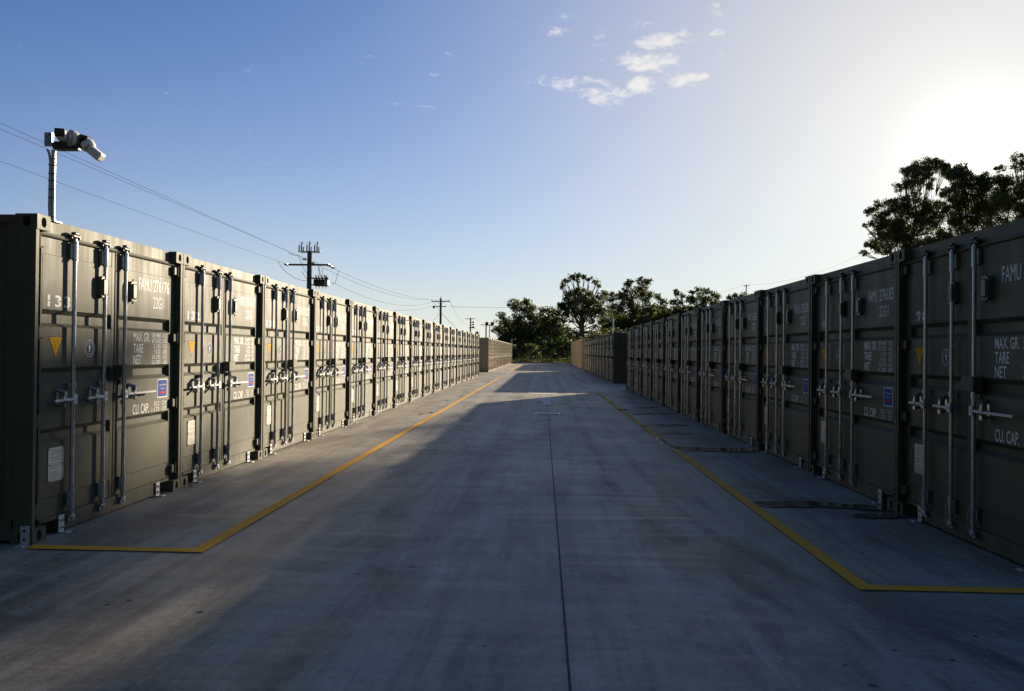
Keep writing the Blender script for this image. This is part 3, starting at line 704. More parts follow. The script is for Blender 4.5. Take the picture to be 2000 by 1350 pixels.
        if side < 0:
            lock_bar(d, -.69, -1); lock_bar(d, -.235, -1)
            if marks:
                link(SIGNS['warning_triangle'], 'warning_triangle', d); link(SIGNS['round_emblem'], 'round_emblem', d); link(SIGNS['data_plate'], 'data_plate', d)
        else:
            lock_bar(d, .105, 1, False)
            lb = MB(); lb.bbox((-.008, DR - .085, 1.262), (.178, DR - .002, 1.385), .006); lb.bbox((.178, DR - .05, 1.30), (.19, DR - .01, 1.35), .003); lb.obj('lock_box', P, d)
            if marks:
                link(SIGNS['company_label'], 'company_label', d); [link(WTS[q_], q_, d) for q_ in WTS]
            gk = MB(); gk.box((-.010, DR - .006, zlo), (.010, DR + .03, zhi)); gk.obj('gasket', M['rubber'], d)
    anchor(root, -.80); anchor(root, .80)
    return root
used = set()
def place(proto, loc, rz, name=None):
    o = proto if proto.name not in used else copy_tree(proto)
    used.add(o.name); o.location = loc; o.rotation_euler = (0, 0, rz + R(random.uniform(-.12, .12))); return o
def number_it(c, num, code):
    doors_ = sorted([k for k in c.children if k.name.startswith('door')], key=lambda k: sum(v.co.x for v in k.data.vertices))
    if num:
        wd = .30 if len(num) == 3 else .20
        me = textmesh(num, -.985 + (.0 if len(num) == 3 else .04), -.985 + wd + (.0 if len(num) == 3 else .04), 1.875, 1.975, YF, 'unit_number', M['digit'], .03, .004, 1.25)
        link(me, 'unit_number', doors_[0])
    if code:
        L = [(textmesh('FAMU', .42, .655, 2.125, 2.25, YF, 't', M['letter'], .0), 0), (textmesh(code, .70, 1.03, 2.125, 2.25, YF, 't', M['letter'], .0), 0), (textmesh('22G1', .70, .91, 1.955, 2.075, YF, 't', M['letter'], .0), 0)]
        link(join_meshes('serial_lettering', L, [M['letter']]), 'serial_lettering', doors_[1])
PITCH_C = 2.46
XL, YL, XR, YR = 3.967, 5.805, 3.492, 5.269
proto = make_container('olive')
codes = {133: '276176', 132: '276117', 131: '276227', 130: '276152', 129: '276139', 128: '276204', 98: '276193', 97: '276185', 96: '276201', 95: '276061', 94: '276112', 93: '276158'}
ordn = ['first', 'second', 'third', 'fourth', 'fifth', 'sixth', 'seventh', 'eighth', 'ninth', 'tenth', 'eleventh', 'twelfth', 'thirteenth', 'fourteenth', 'fifteenth', 'sixteenth', 'seventeenth', 'eighteenth']
extra_l = {0: ', with cameras on a mast above it', 1: '', 2: '', 3: ''}
rows = []
for k in range(17):
    num = 133 - k
    c = place(proto, (-XL + random.uniform(-.006, .006), YL + WH + k * PITCH_C + .0, 0), R(90)); rows.append((c, num))
    lab = (f'sunlit olive container marked {num}, camera mast on its roof' if k == 0 else ['', 'sunlit olive container marked 132, next to the one with the camera mast', 'sunlit olive container marked 131, third from the picture edge on the left'][k]) if k < 3 else f'sunlit olive container, {ordn[k]} from the near end of the left row'
    if k == 16: lab = 'last sunlit olive green container at the far end of the near left row'
    tag(c, lab, 'shipping container', 'olive containers of the near left row')
for k in range(11):
    num = 98 - k
    c = place(proto, (XR + random.uniform(-.006, .006), YR + WH + k * PITCH_C, 0), R(-90)); rows.append((c, num))
    lab = {0: 'shaded olive container marked 98, nearest in the right row', 1: 'shaded olive green container marked 97 in the right row', 2: 'shaded olive green container with serial 276201, beside number 97'}.get(k, f'shaded olive container, {ordn[k]} from the near end of the right row')
    if k == 10: lab = 'last shaded container of the near right row, before the side gap'
    tag(c, lab, 'shipping container', 'olive containers of the near right row')
for c, num in rows: number_it(c, str(num), codes.get(num))
YG = 39.0
pg = make_container('green', marks=False)
for k in range(11):
    c = place(pg, (3.55, YG + WH + k * PITCH_C, 0), R(-90))
    tag(c, 'dark green container with yellow digits on its side, nearest of the dark green ones' if k == 0 else f'dark green container, {ordn[k]} from the near end of the far right row', 'shipping container', 'dark green containers of the far right row')
    if k == 0: first_green = c
ps = make_container('sand', marks=False)
for k in range(18):
    c = place(ps, (-4.09, 57.3 + WH + k * PITCH_C, 0), R(90))
    tag(c, 'sand coloured container, nearest of the far left row, with orange notice on its side' if k == 0 else f'sand coloured container, {ordn[k]} from the near end of the far left row', 'shipping container', 'sand coloured containers of the far left row')
    if k == 0: first_sand = c
pt = make_container('tan', 2.896, doors=False)
for k in range(13):
    c = place(pt, (3.66 + k * .01, 73.2 + WH + k * PITCH_C, 0), R(-90))
    tag(c, 'tall tan container with blank end wall, nearest of the tan ones' if k == 0 else f'tall tan container with blank end wall, {ordn[k]} from the near end of the tan row', 'shipping container', 'tan containers beyond the dark green ones')
# yellow digits on the dark green side, orange and grey notices on the sand side
def side_mark(root, u, x, z, y):
    pass
me = textmesh('2', 0, .26, 0, .30, 0, 'side_digit', M['yellow'], .03)
for zz in (1.62, 2.0):
    o = link(me, 'side_digit', first_green); o.location = (WH + .004, 1.05, zz - .1); o.rotation_euler = (0, 0, R(90))
nb = MB(); nb.box((0, -.006, 0), (.36, 0, .30), 0); nb.box((.03, -.008, .06), (.33, -.006, .24), 1)
o = nb.obj('orange_notice', [M['yellow'], M['ink']], first_sand); o.location = (-WH - .001, 1.55, 1.45); o.rotation_euler = (0, 0, R(-90))
nb = MB(); nb.box((0, -.006, 0), (.34, 0, .36), 0); nb.box((.03, -.008, .2), (.31, -.006, .3), 1)
o = nb.obj('grey_notice', [M['camgrey'], M['ink']], first_sand); o.location = (-WH - .001, 1.52, .98); o.rotation_euler = (0, 0, R(-90))

# ------------------------------------------------------------------ cameras on masts
def bolt_ring(mb, c, ax, r, n, mi):
    ax = Vector(ax).normalized(); a = ax.orthogonal().normalized(); b = ax.cross(a)
    for k in range(n):
        t = 2 * math.pi * k / n; p = Vector(c) + (a * math.cos(t) + b * math.sin(t)) * r; mb.tube([p, p + ax * .004], .0035, 6, mi)
YM = (lambda d: d.y * (4.06 / -d.x))(ray(103, 420))
mast = empty('camera_mast', (-4.06, YM, 2.575))
tag(mast, 'steel mast with two white security cameras on the roof of container 133', 'camera mast', 'camera masts on container roofs')
b = MB(); b.tube([(0, 0, 0), (0, 0, .60)], .017, 12); b.bbox((-.05, -.05, 0), (.05, .05, .008), .002)
b.tube([(-.008, -.024, .02), (-.014, -.025, .12), (-.012, -.025, .35), (-.010, -.025, .5), (-.02, -.024, .56), (-.04, -.02, .60)], .010, 8, 1)
for z in (.04, .20, .27, .34, .40, .47): b.tube([(-.004, -.010, z), (-.004, -.010, z + .004)], .030, 12, 2)
b.obj('pole', [M['galv'], M['camgrey'], M['black']], mast, True)
b = MB(); b.bbox((-.053, -.045, .622), (.010, -.018, .735), .002); b.bbox((.0105, -.04, .60), (.20, .05, .662), .006, 1)
b.tube([(-.035, -.045, .70), (-.035, -.052, .70)], .005, 6, 1); b.tube([(-.010, -.045, .712), (-.010, -.052, .712)], .005, 6, 1)
b.obj('junction_box', [M['galv'], M['black']], mast)
# first camera faces the viewer, second looks down the yard
h = MB(); rz_ = Matrix.Rotation(R(22), 3, 'Z'); pv = (.06, -.16, .72); sh = Vector((.092, 0, -.026))
def rb(mb, a, b, c, mi, rot, piv):
    n0 = len(mb.v); mb.bbox(a, b, c, mi); piv = Vector(piv)
    for k in range(n0, len(mb.v)): mb.v[k] = tuple(rot @ (Vector(mb.v[k]) - piv) + piv)
rb(h, (.020, -.16, .688), (.100, .02, .762), .012, 0, rz_, pv); rb(h, (.024, -.166, .692), (.096, -.1601, .758), .006, 1, rz_, pv)
h.v = [tuple(Vector(p) + sh) for p in h.v]
h.obj('security_camera', [M['camwhite'], M['black']], mast)
h = MB(); ax = Vector((1, .75, -.1)).normalized(); c0 = Vector((.135, -.03, .69))
h.tube([c0, c0 + ax * .012, c0 + ax * .035], [.060, .073, .073], 24, 0); h.tube([c0 + ax * .0355, c0 + ax * .06, c0 + ax * .085, c0 + ax * .10], [.070, .068, .050, .03], 24, 1)
bolt_ring(h, c0 + ax * .006, -ax, .055, 6, 2); h.tube([c0 - ax * .05, c0], [.03, .045], 16, 0)
h.obj('camera_base', [M['camgrey'], M['camwhite'], M['black']], mast, True)
h = MB(); ry_ = Matrix.Rotation(R(14), 3, 'Y'); pv = (.262, 0, .665)
rb(h, (.222, -.05, .605), (.302, .05, .715), .01, 0, ry_, pv)
for rr0 in (.012, .022, .032): h.tube([(.27, -.051, .665), (.27, -.054, .665)], rr0, 16, 0 if rr0 != .022 else 2)
c0 = Vector((.285, .0, .640)); h.tube([c0, c0 + Vector((.02, -.01, -.01)), c0 + Vector((.045, -.015, -.02)), c0 + Vector((.06, -.02, -.03))], [.058, .056, .04, .02], 20, 1)
h.obj('speaker', [M['black'], M['camwhite'], M['camgrey']], mast, True)
h = MB(); ry_ = Matrix.Rotation(R(38), 3, 'Y'); pv = (.365, -.02, .575)
rb(h, (.315, -.065, .535), (.440, .02, .605), .012, 0, ry_, pv); rb(h, (.285, -.055, .542), (.3145, .01, .60), .008, 1, ry_, pv)
h.obj('security_camera', [M['camwhite'], M['camgrey']], mast)

def small_mast(loc, hh, label, flip=1):
    r = empty('camera_mast', loc); tag(r, label, 'camera mast', 'camera masts on container roofs')
    b = MB(); b.tube([(0, 0, 0), (0, 0, hh)], .035, 8); b.bbox((-.1, -.1, 0), (.1, .1, .02), .004); b.obj('pole', M['galv'], r, True)
    b = MB(); b.tube([(0, 0, hh - .06), (-.4 * flip, 0, hh - .04)], .02, 6); b.obj('arm', M['galv'], r)
    b = MB(); b.bbox((-.52 * flip if flip > 0 else .36, -.16, hh - .08), (-.36 * flip if flip > 0 else .52, .10, hh + .03), .02); b.obj('security_camera', M['camgrey'], r)
    b = MB(); b.bbox((-.16, -.22, hh - .20), (-.05, -.04, hh - .10), .02); b.obj('security_camera', M['camgrey'], r)
    return r
p_ = at(1197.5, 651, 40.3); small_mast((p_.x, 40.3, 2.575), at(1197.5, 622, 40.3).z - 2.575, 'pole with small cameras on the roof of the nearest dark green container')
p_ = at(999.5, 671, 99); small_mast((p_.x, 99, 2.575), at(1000, 662, 99).z - 2.575, 'short camera pole at the far end of the far left row', -1)
# floodlight pole
p_ = at(956, 660, 61); fl = empty('floodlight_mast', (p_.x, 61, 2.575)); hh = at(956, 636, 61).z - 2.575
tag(fl, 'thin grey mast with two square floodlights on the far left row', 'floodlight')
b = MB(); b.tube([(0, 0, 0), (0, 0, hh)], .04, 8); b.bbox((-.1, -.1, 0), (.1, .1, .02), .004); b.tube([(-.32, 0, hh), (.32, 0, hh)], .025, 6); b.tube([(0, 0, hh - .42), (.35, 0, hh - .40)], .02, 6); b.obj('pole', M['galv'], fl, True)
for sx in (-1, 1):
    b = MB(); b.box((sx * .22 - .13, -.05, hh + .03), (sx * .22 + .13, .05, hh + .27), 0, Matrix.Rotation(R(-12), 3, 'X')); b.obj('floodlight_head', M['black'], fl)
b = MB(); b.bbox((.22, -.06, hh - .46), (.42, .06, hh - .34), .02); b.obj('security_camera', M['camgrey'], fl)
# conduit on the first roof
b = MB(); b.tube([(-4.35, 5.86, 2.60), (-7, 5.86, 2.60), (-9.9, 5.86, 2.60)], .028, 10); b.bbox((-4.5, 5.83, 2.575), (-4.46, 5.89, 2.635), .003); b.bbox((-6.5, 5.83, 2.575), (-6.46, 5.89, 2.635), .003)
tag(b.obj('conduit', M['galv'], None, True), 'grey conduit lying along the roof edge of container 133', 'conduit')
# conduit on dark green roof
b = MB(); pts = [(3.75, 39.06, 2.63), (4.6, 39.06, 2.62), (4.75, 39.08, 2.72), (4.9, 39.08, 2.62), (6.4, 39.06, 2.62)]
b.tube(pts, .035, 6); tag(b.obj('conduit', M['galv'], None, True), 'pale conduit with a raised loop on the roof of the nearest dark green container', 'conduit')
# side bracket on the first container
b = MB(); b.bbox((-4.055, 5.792, .004), (-3.985, 5.802, .15), .001); b.bbox((-4.055, 5.72, .0005), (-3.985, 5.7915, .010), .001)
for z in (.045, .11): b.tube([(-4.02, 5.792, z), (-4.02, 5.782, z)], .011, 6, 1)
tag(b.obj('anchor_bracket', [M['zinc'], M['black']]), 'pale steel angle bolting the near side of container 133 to the ground', 'bracket')

# ------------------------------------------------------------------ power poles and wires
def insul(mb, p, h=.22, r=.07, mi=1):
    p = Vector(p); mb.tube([p, p + Vector((0, 0, h * .3))], .02, 6, 0)
    for k in range(3): z = h * (.3 + .22 * k); mb.tube([p + Vector((0, 0, z)), p + Vector((0, 0, z + h * .1)), p + Vector((0, 0, z + h * .2))], [r * .6, r * (1 - .15 * k), r * .45], 10, mi)
def pole(u, v, Y, label, arms, rad=.15, lean=0):
    top = at(u, v, Y); r = empty('power_pole', (top.x, Y, 0)); tag(r, label, 'power pole', 'power poles')
    b = MB(); b.tube([(0, 0, -.2), (0, 0, top.z * .5), (0, 0, top.z)], [rad * 1.25, rad * 1.1, rad], 12); b.obj('post', M['timber'], r, True)
    ends = []
    for (dz, half, th, ins) in arms:
        z = top.z - dz; a = MB(); a.bbox((-half, -rad - th, z - th / 2), (half, -rad + .02, z + th / 2), .01); a.tube([(0, -rad, z - .5), (half * .45, -rad - .04, z - th / 2)], .015, 6); a.tube([(0, -rad, z - .5), (-half * .45, -rad - .04, z - th / 2)], .015, 6)
        a.obj('crossarm', M['timber'], r)
        for x in ins:
            i_ = MB(); insul(i_, (x, -rad - th / 2, z + th / 2)); i_.obj('insulator', [M['black'], M['glassins']], r, True)
            ends.append(Vector((top.x + x, Y - rad - th / 2, z + th / 2 + .2)))
    return r, top, ends
r1, top1, e1 = pole(605, 492, 60, 'large power pole with switchgear behind the near left row', [], .19)
s = 60 / F
zz = lambda v: at(605, v, 60).z
b = MB(); b.bbox((-1.62, -.3, zz(518) - .07), (1.62, -.16, zz(518) + .07), .01); b.obj('crossarm', M['timber'], r1)
for k, x in enumerate((-1.72, 1.55, 1.85)):
    b = MB(); c = Vector((x, -.23, zz(518 + (2 if k == 2 else -2)) - .1)); d = Vector((.5, 0, -.15)).normalized() if x > 0 else Vector((-.5, 0, .15)).normalized()
    for j in range(3): q = c + d * (.11 * j); b.tube([q - d * .05, q, q + d * .05], [.05, .14 - .015 * j, .05], 12)
    b.obj('insulator', M['glassins'], r1, True)
for z, x in ((zz(507), -.25), (zz(515), .25)):
    b = MB()
    for j in range(3): b.tube([(x * (1 + .45 * j) - .05, -.2, z), (x * (1 + .45 * j), -.2, z), (x * (1 + .45 * j) + .05, -.2, z)], [.05, .13, .05], 12)
    b.obj('insulator', M['glassins'], r1, True)
b = MB(); zt = zz(493)
b.bbox((-.85, -.35, zt), (.85, -.27, zt + .06), .01); b.bbox((-.85, .27, zt), (.85, .35, zt + .06), .01)
for x in (-.85, 0, .85): b.bbox((x - .04, -.268, zt + .005), (x + .04, .268, zt + .055), .01)
b.obj('top_bracket', M['black'], r1)
for x in (-.62, .0, .62):
    b = MB(); b.tube([(x - .16, -.2, zt + .06), (x - .16, -.2, zt + .52)], .06, 8, 0); b.tube([(x + .02, -.2, zt + .06), (x + .02, -.2, zt + .5)], .055, 8, 0); b.tube([(x + .14, -.1, zt + .06), (x + .14, -.1, zt + .42)], .05, 8, 0)
    b.tube([(x + .0, -.2, zt + .5), (x + .08, -.2, zt + .78)], [.05, .06], 8, 1); b.tube([(x + .08, -.2, zt + .78), (x + .0, -.2, zt + .86)], .02, 6, 0); b.tube([(x - .2, -.2, zt + .52), (x - .12, -.2, zt + .78)], .014, 5, 0)
    b.obj('fuse_switch', [M['black'], M['porcelain']], r1, True)
b = MB(); z0, z1 = zz(559), zz(548)
b.bbox((.42, -.35, z0), (1.55, .35, z1 + .08), .05, 0); b.tube([(.1, 0, z1 + .18), (.6, 0, z1 + .18)], .06, 8, 0); b.tube([(.1, 0, z0 + .1), (.5, 0, z0 + .1)], .05, 8, 0)
for x in (.65, .85, 1.1, 1.35, 1.48): b.tube([(x, -.1, z1 + .05), (x - .1, -.2, z1 + .42)], [.07, .045], 8, 0)
for x in (.60, .85, 1.15, 1.4): b.tube([(x, -.2, z0 - .2), (x, -.2, z0 + .01)], .03, 6, 0)
b.bbox((.55, -.2, z1 + .16), (1.6, .2, z1 + .22), .01, 0); b.bbox((1.3, -.39, z0 + .06), (1.5, -.351, z1), .01, 1)
b.obj('switchgear_tank', [M['black'], M['galv']], r1, True)
r2, top2, e2 = pole(861, 583, 109, 'power pole with one crossarm, second behind the left row', [(.45, 1.32, .12, (-1.25, 1.25))], .15)
b = MB(); insul(b, (0, 0, top2.z), .3, .08); b.obj('insulator', [M['black'], M['glassins']], r2, True)
b = MB(); z = at(861, 599, 109).z; b.bbox((-.75, -.28, z - .06), (.85, -.155, z + .06), .01); b.bbox((-1.1, -.34, z - .28), (-.8, -.1, z + .1), .03); b.obj('service_arm', M['timber'], r2)
b = MB()
for dx, dy in ((-5.5, 0), (6.5, 2)): b.tube([(0, 0, top2.z - 1.9), (dx, dy, 0)], .02, 5)
b.obj('stay_wire', M['wire'], r2)
r3, top3, e3 = pole(919, 621, 190, 'distant power pole with stacked brackets left of the floodlight mast', [(.25, 1.2, .14, (-1.1, 1.1))], .16)
b = MB()
for k in range(3): z = top3.z - 1.3 - .6 * k; b.tube([(0, -.2, z), (1.0, -.2, z + .3)], [.05, .22], 6)
b.bbox((-.5, -.3, top3.z - 2.6), (1.3, -.1, top3.z - 2.45), .02); b.obj('switchgear', M['black'], r3)
r4, top4, e4 = pole(949.5, 634, 215, 'distant power pole with a plain crossarm beside the floodlight mast', [(.1, 1.45, .16, (-1.3, 1.3))], .18)
r5, top5, e5 = pole(1457.5, 556, 210, 'distant power pole above the trees on the right', [(.3, .8, .14, (-.7, .7))], .13)
def wire(a, b_, sag, label, r=.012, n=28):
    a, b_ = Vector(a), Vector(b_); pts = [a.lerp(b_, k / n) - Vector((0, 0, 4 * sag * (k / n) * (1 - k / n))) for k in range(n + 1)]
    mb = MB(); mb.tube(pts, r, 5, 0, False); return tag(mb.obj('overhead_wire', M['wire']), label, 'overhead wire', 'overhead wires')
def back(u, v, Yt, P, Ys):                  # start point on the line through P and the point seen at (u, v, Yt)
    q = at(u, v, Yt); return P + (q - P) * ((Ys - P.y) / (Yt - P.y))
A1, A2, A3 = at(592, 503, 59.8), at(600, 508, 59.8), at(563, 517, 59.8)
wire(back(0, 240, 27, A2, 12), A2, .0, 'uppermost of the overhead wires running to the large power pole', .0095)
wire(back(0, 252, 28, A1, 12), A1, .0, 'overhead wire just under the uppermost one left of the large power pole', .0095)
wire(back(0, 309, 29, A3, 12), A3, .12, 'lowest of the overhead wires running to the large power pole', .0085)
wire(at(640, 519, 59.8), e2[1], .9, 'upper overhead wire from the large power pole to the second pole', .014)
wire(at(610, 512, 59.8), e2[0], .9, 'middle overhead wire from the large power pole to the second pole', .014)
wire(at(628, 540, 59.8), Vector((top2.x, 109, top2.z)), 1.6, 'sagging overhead wire between the large pole and the second pole', .014)
wire(at(770, 606, 75), at(845, 598, 108.8), .2, 'low service wire reaching the second power pole from the left', .016)
wire(at(880, 599, 109), at(1110, 597, 150), .25, 'horizontal wire from the second power pole towards the big gum trees', .022)
wire(e2[1], e3[1], 2.5, 'thin overhead wire from the second pole to the distant pole', .016)
wire(e2[0], e3[0], 2.5, 'lower thin overhead wire from the second pole to the distant pole', .016)
wire(at(900, 657, 200), at(985, 656, 215), .3, 'distant low wire beside the floodlight mast', .02)
wire(at(1380, 577, 230), e5[0], .4, 'faint wire reaching the right hand distant pole from the left', .02)
wire(e5[1], at(1680, 498, 150), 1.5, 'faint wire rising from the right hand distant pole to the gum tree', .016)
def drop(pts, label, Y=59.7):
    P = [at(u, v, Y) for u, v in pts]; mb = MB(); mb.tube(P, .017, 5, 0, False); o = mb.obj('jumper_wire', M['wire'], r1); o.matrix_parent_inverse = r1.matrix_world.inverted(); return o
bpy.context.view_layer.update()
for d_ in ([(543, 511), (550, 522), (560, 533), (575, 543), (590, 548), (602, 549)], [(582, 499), (586, 508), (592, 522), (600, 535), (604, 540)], [(590, 530), (594, 538), (602, 548)], [(622, 518), (622, 524), (625, 540)], [(629, 524), (631, 540)], [(661, 529), (658, 542), (655, 552), (648, 556)], [(610, 511), (620, 514), (624, 526), (626, 538)], [(563, 494), (575, 499), (583, 499)]):
    drop(d_, '')

# ------------------------------------------------------------------ trees
def leaves(blobs, leaf, dens, hang=.7, wl=.46, sub=.42, seed=0):
    g = np.random.default_rng(seed); V = []; cl = []
    for (c, r, ry, amp) in blobs:
        nsub = max(6, int(15 * amp * (1 + r / 2.2))); n = int(2.4 * dens * (r / leaf) ** 2 * amp / nsub) + 1
        for k in range(nsub):
            d = g.normal(size=3); d /= np.linalg.norm(d); d[2] = d[2] * .9 + .05
            q = np.array(c) + d * np.array([r, ry, r * .8]) * (g.random() ** .45) * 1.0; rs = r * sub * g.uniform(.6, 1.3); cl.append((q, rs))
            P = g.normal(size=(n, 3)); P /= np.linalg.norm(P, axis=1)[:, None] + 1e-6
            P = q + P * (g.random((n, 1)) ** .45) * rs * np.array([1.1, 1.1, .86])
            L = leaf * g.uniform(.6, 1.35, (n, 1))
            ax = g.normal(size=(n, 3)); ax[:, 2] = ax[:, 2] * (1 - hang) - hang * 1.2; ax /= np.linalg.norm(ax, axis=1)[:, None]
            sd = np.cross(ax, g.normal(size=(n, 3))); sd /= np.linalg.norm(sd, axis=1)[:, None] + 1e-6
            A = P - ax * L / 2; B = P + sd * L * wl / 2 - ax * L * .08; C = P + ax * L / 2; D = P - sd * L * wl / 2 - ax * L * .08
            V.append(np.stack([A, B, C, D], 1).reshape(-1, 3))
    V = np.concatenate(V); return V, cl
def quadmesh(name, V, mt):
    n = len(V) // 4; me = bpy.data.meshes.new(name); me.vertices.add(len(V)); me.vertices.foreach_set('co', V.ravel().astype(np.float32))
    me.loops.add(n * 4); me.loops.foreach_set('vertex_index', np.arange(n * 4, dtype=np.int32)); me.polygons.add(n)
    me.polygons.foreach_set('loop_start', np.arange(0, n * 4, 4, dtype=np.int32)); me.materials.append(mt); me.update(calc_edges=True); me.validate(); return me
def tree(name, spec, Y, base_u, label, cat, leaf, dens, mt='leaf', group=None, trunk=.28, depth=.9, fork=.45, seed=0, hang=.7, twigs=2, dy=0, limb=1.0):
    g = np.random.default_rng(seed + 100); s = Y / F; bl = []
    for b_ in spec:
        u, v, r = b_[:3]; amp = b_[3] if len(b_) > 3 else 1.0
        off = g.uniform(-1, 1) * depth * (6 if len(spec) > 10 else 3) * .45
        Yb = Y + off; p = at(u, v, Yb); r2_ = r * (1.1 if Y > 100 else 1.05); bl.append((tuple(p), r2_ * Yb / F, r2_ * Yb / F * 1.2, amp))
    zb = float(heights(np.array(at(base_u, 690, Y).x), np.array(float(Y)))) - .1
    base = Vector((at(base_u, 690, Y).x, Y, zb))
    root = empty(name, base); tag(root, label, cat, group)
    V, cl = leaves([((b_[0][0] - base.x, b_[0][1] - base.y, b_[0][2] - base.z), b_[1], b_[2], b_[3]) for b_ in bl], leaf, dens, hang, seed=seed)
    o = link(quadmesh('crown', V, M[mt]), 'crown', root)
    if trunk:
        C = [Vector(b_[0]) - base for b_ in bl]; top = max(c.z for c in C); cen = sum(C, Vector()) / len(C)
        t = MB(); F0 = Vector((cen.x * .25, cen.y * .25, top * fork))
        t.tube([(0, 0, -.3), (cen.x * .05, 0, F0.z * .5), F0], [trunk * 1.25, trunk, trunk * .8], 9)
        for k, c in enumerate(C):
            st = F0 * (.75 + .25 * g.random()); mid = st.lerp(c, .5) + Vector((g.normal() * .3, g.normal() * .3, abs(g.normal()) * .35)); 
            q1 = st.lerp(mid, .5) + Vector((g.normal() * .12, g.normal() * .12, .1)); rad = limb * trunk * (.20 + .14 * g.random())
            t.tube([st, q1, mid, mid.lerp(c, .6), c], [rad, rad * .8, rad * .6, rad * .4, rad * .2], 6)
        for (q, rs) in cl[::max(1, len(cl) // (len(C) * twigs * 3))]:
            q = Vector(q); c = min(C, key=lambda c_: (c_ - q).length); c0 = c.lerp(F0, .25)
            t.tube([c0, c0.lerp(q, .5) + Vector((0, 0, -.08)), q], [trunk * .12, trunk * .08, trunk * .03], 4)
        t.obj('trunk', M['bark'], root, True)
    return root
GT = 'gum trees beyond the yard'
near1 = [(1800, 326, 19), (1824, 322, 18), (1780, 334, 14), (1765, 334, 9), (1842, 330, 13), (1760, 365, 13), (1784, 356, 17), (1812, 346, 14), (1813, 363, 11), (1790, 378, 9, .6), (1760, 402, 20), (1790, 404, 21), (1743, 396, 12), (1815, 404, 18),
         (1700, 413, 12), (1716, 403, 12), (1689, 441, 6), (1704, 436, 8), (1720, 424, 14), (1731, 438, 16), (1752, 440, 22), (1780, 450, 25), (1812, 432, 24), (1720, 462, 17), (1701, 479, 13), (1689, 494, 8), (1730, 482, 20), (1770, 485, 22), (1825, 470, 26), (1838, 500, 26), (1740, 525, 25), (1800, 520, 30), (1840, 415, 14), (1772, 386, 9), (1737, 414, 14), (1768, 420, 17), (1802, 424, 17), (1742, 460, 19), (1768, 466, 20), (1796, 482, 20), (1714, 446, 11), (1790, 338, 16), (1774, 360, 13)]
near2 = [(1868, 342, 20), (1890, 352, 24), (1866, 372, 24), (1905, 376, 26), (1875, 402, 28), (1916, 406, 28), (1862, 432, 24), (1895, 440, 26), (1928, 436, 20, .7), (1850, 462, 20), (1885, 470, 24), (1920, 470, 22, .8), (1880, 505, 26), (1925, 350, 17), (1845, 404, 12), (1910, 500, 24), (1860, 336, 17), (1936, 362, 17), (1948, 386, 19), (1936, 410, 20), (1880, 332, 16)]
near3 = [(1996, 320, 16), (1985, 306, 10, .8), (2020, 326, 20), (1960, 352, 20), (1982, 368, 24), (2020, 372, 28), (1955, 396, 22), (1990, 408, 26), (2030, 420, 30), (1950, 432, 18, .7), (1978, 446, 20, .7), (2015, 460, 28), (1965, 480, 18, .6), (2060, 350, 28), (2060, 400, 30), (2095, 380, 28), (2080, 440, 30), (2120, 420, 28), (1950, 330, 12, .7)]
tree('gum_tree', near1, 86, 1790, 'tall gum tree left of the sun, rising behind the right row above container 98', 'gum tree', .20, 23, group='gum trees behind the right row', trunk=.26, seed=1, twigs=3, depth=.7, limb=.6)
tree('gum_tree', near2, 89, 1890, 'gum tree directly under the sun behind the right row', 'gum tree', .20, 23, group='gum trees behind the right row', trunk=.28, seed=2, twigs=3, depth=.7, limb=.6)
tree('gum_tree', near3, 85, 2000, 'gum tree right of the sun, cut by the right picture edge', 'gum tree', .20, 23, group='gum trees behind the right row', trunk=.28, seed=3, twigs=3, depth=.7, limb=.6)
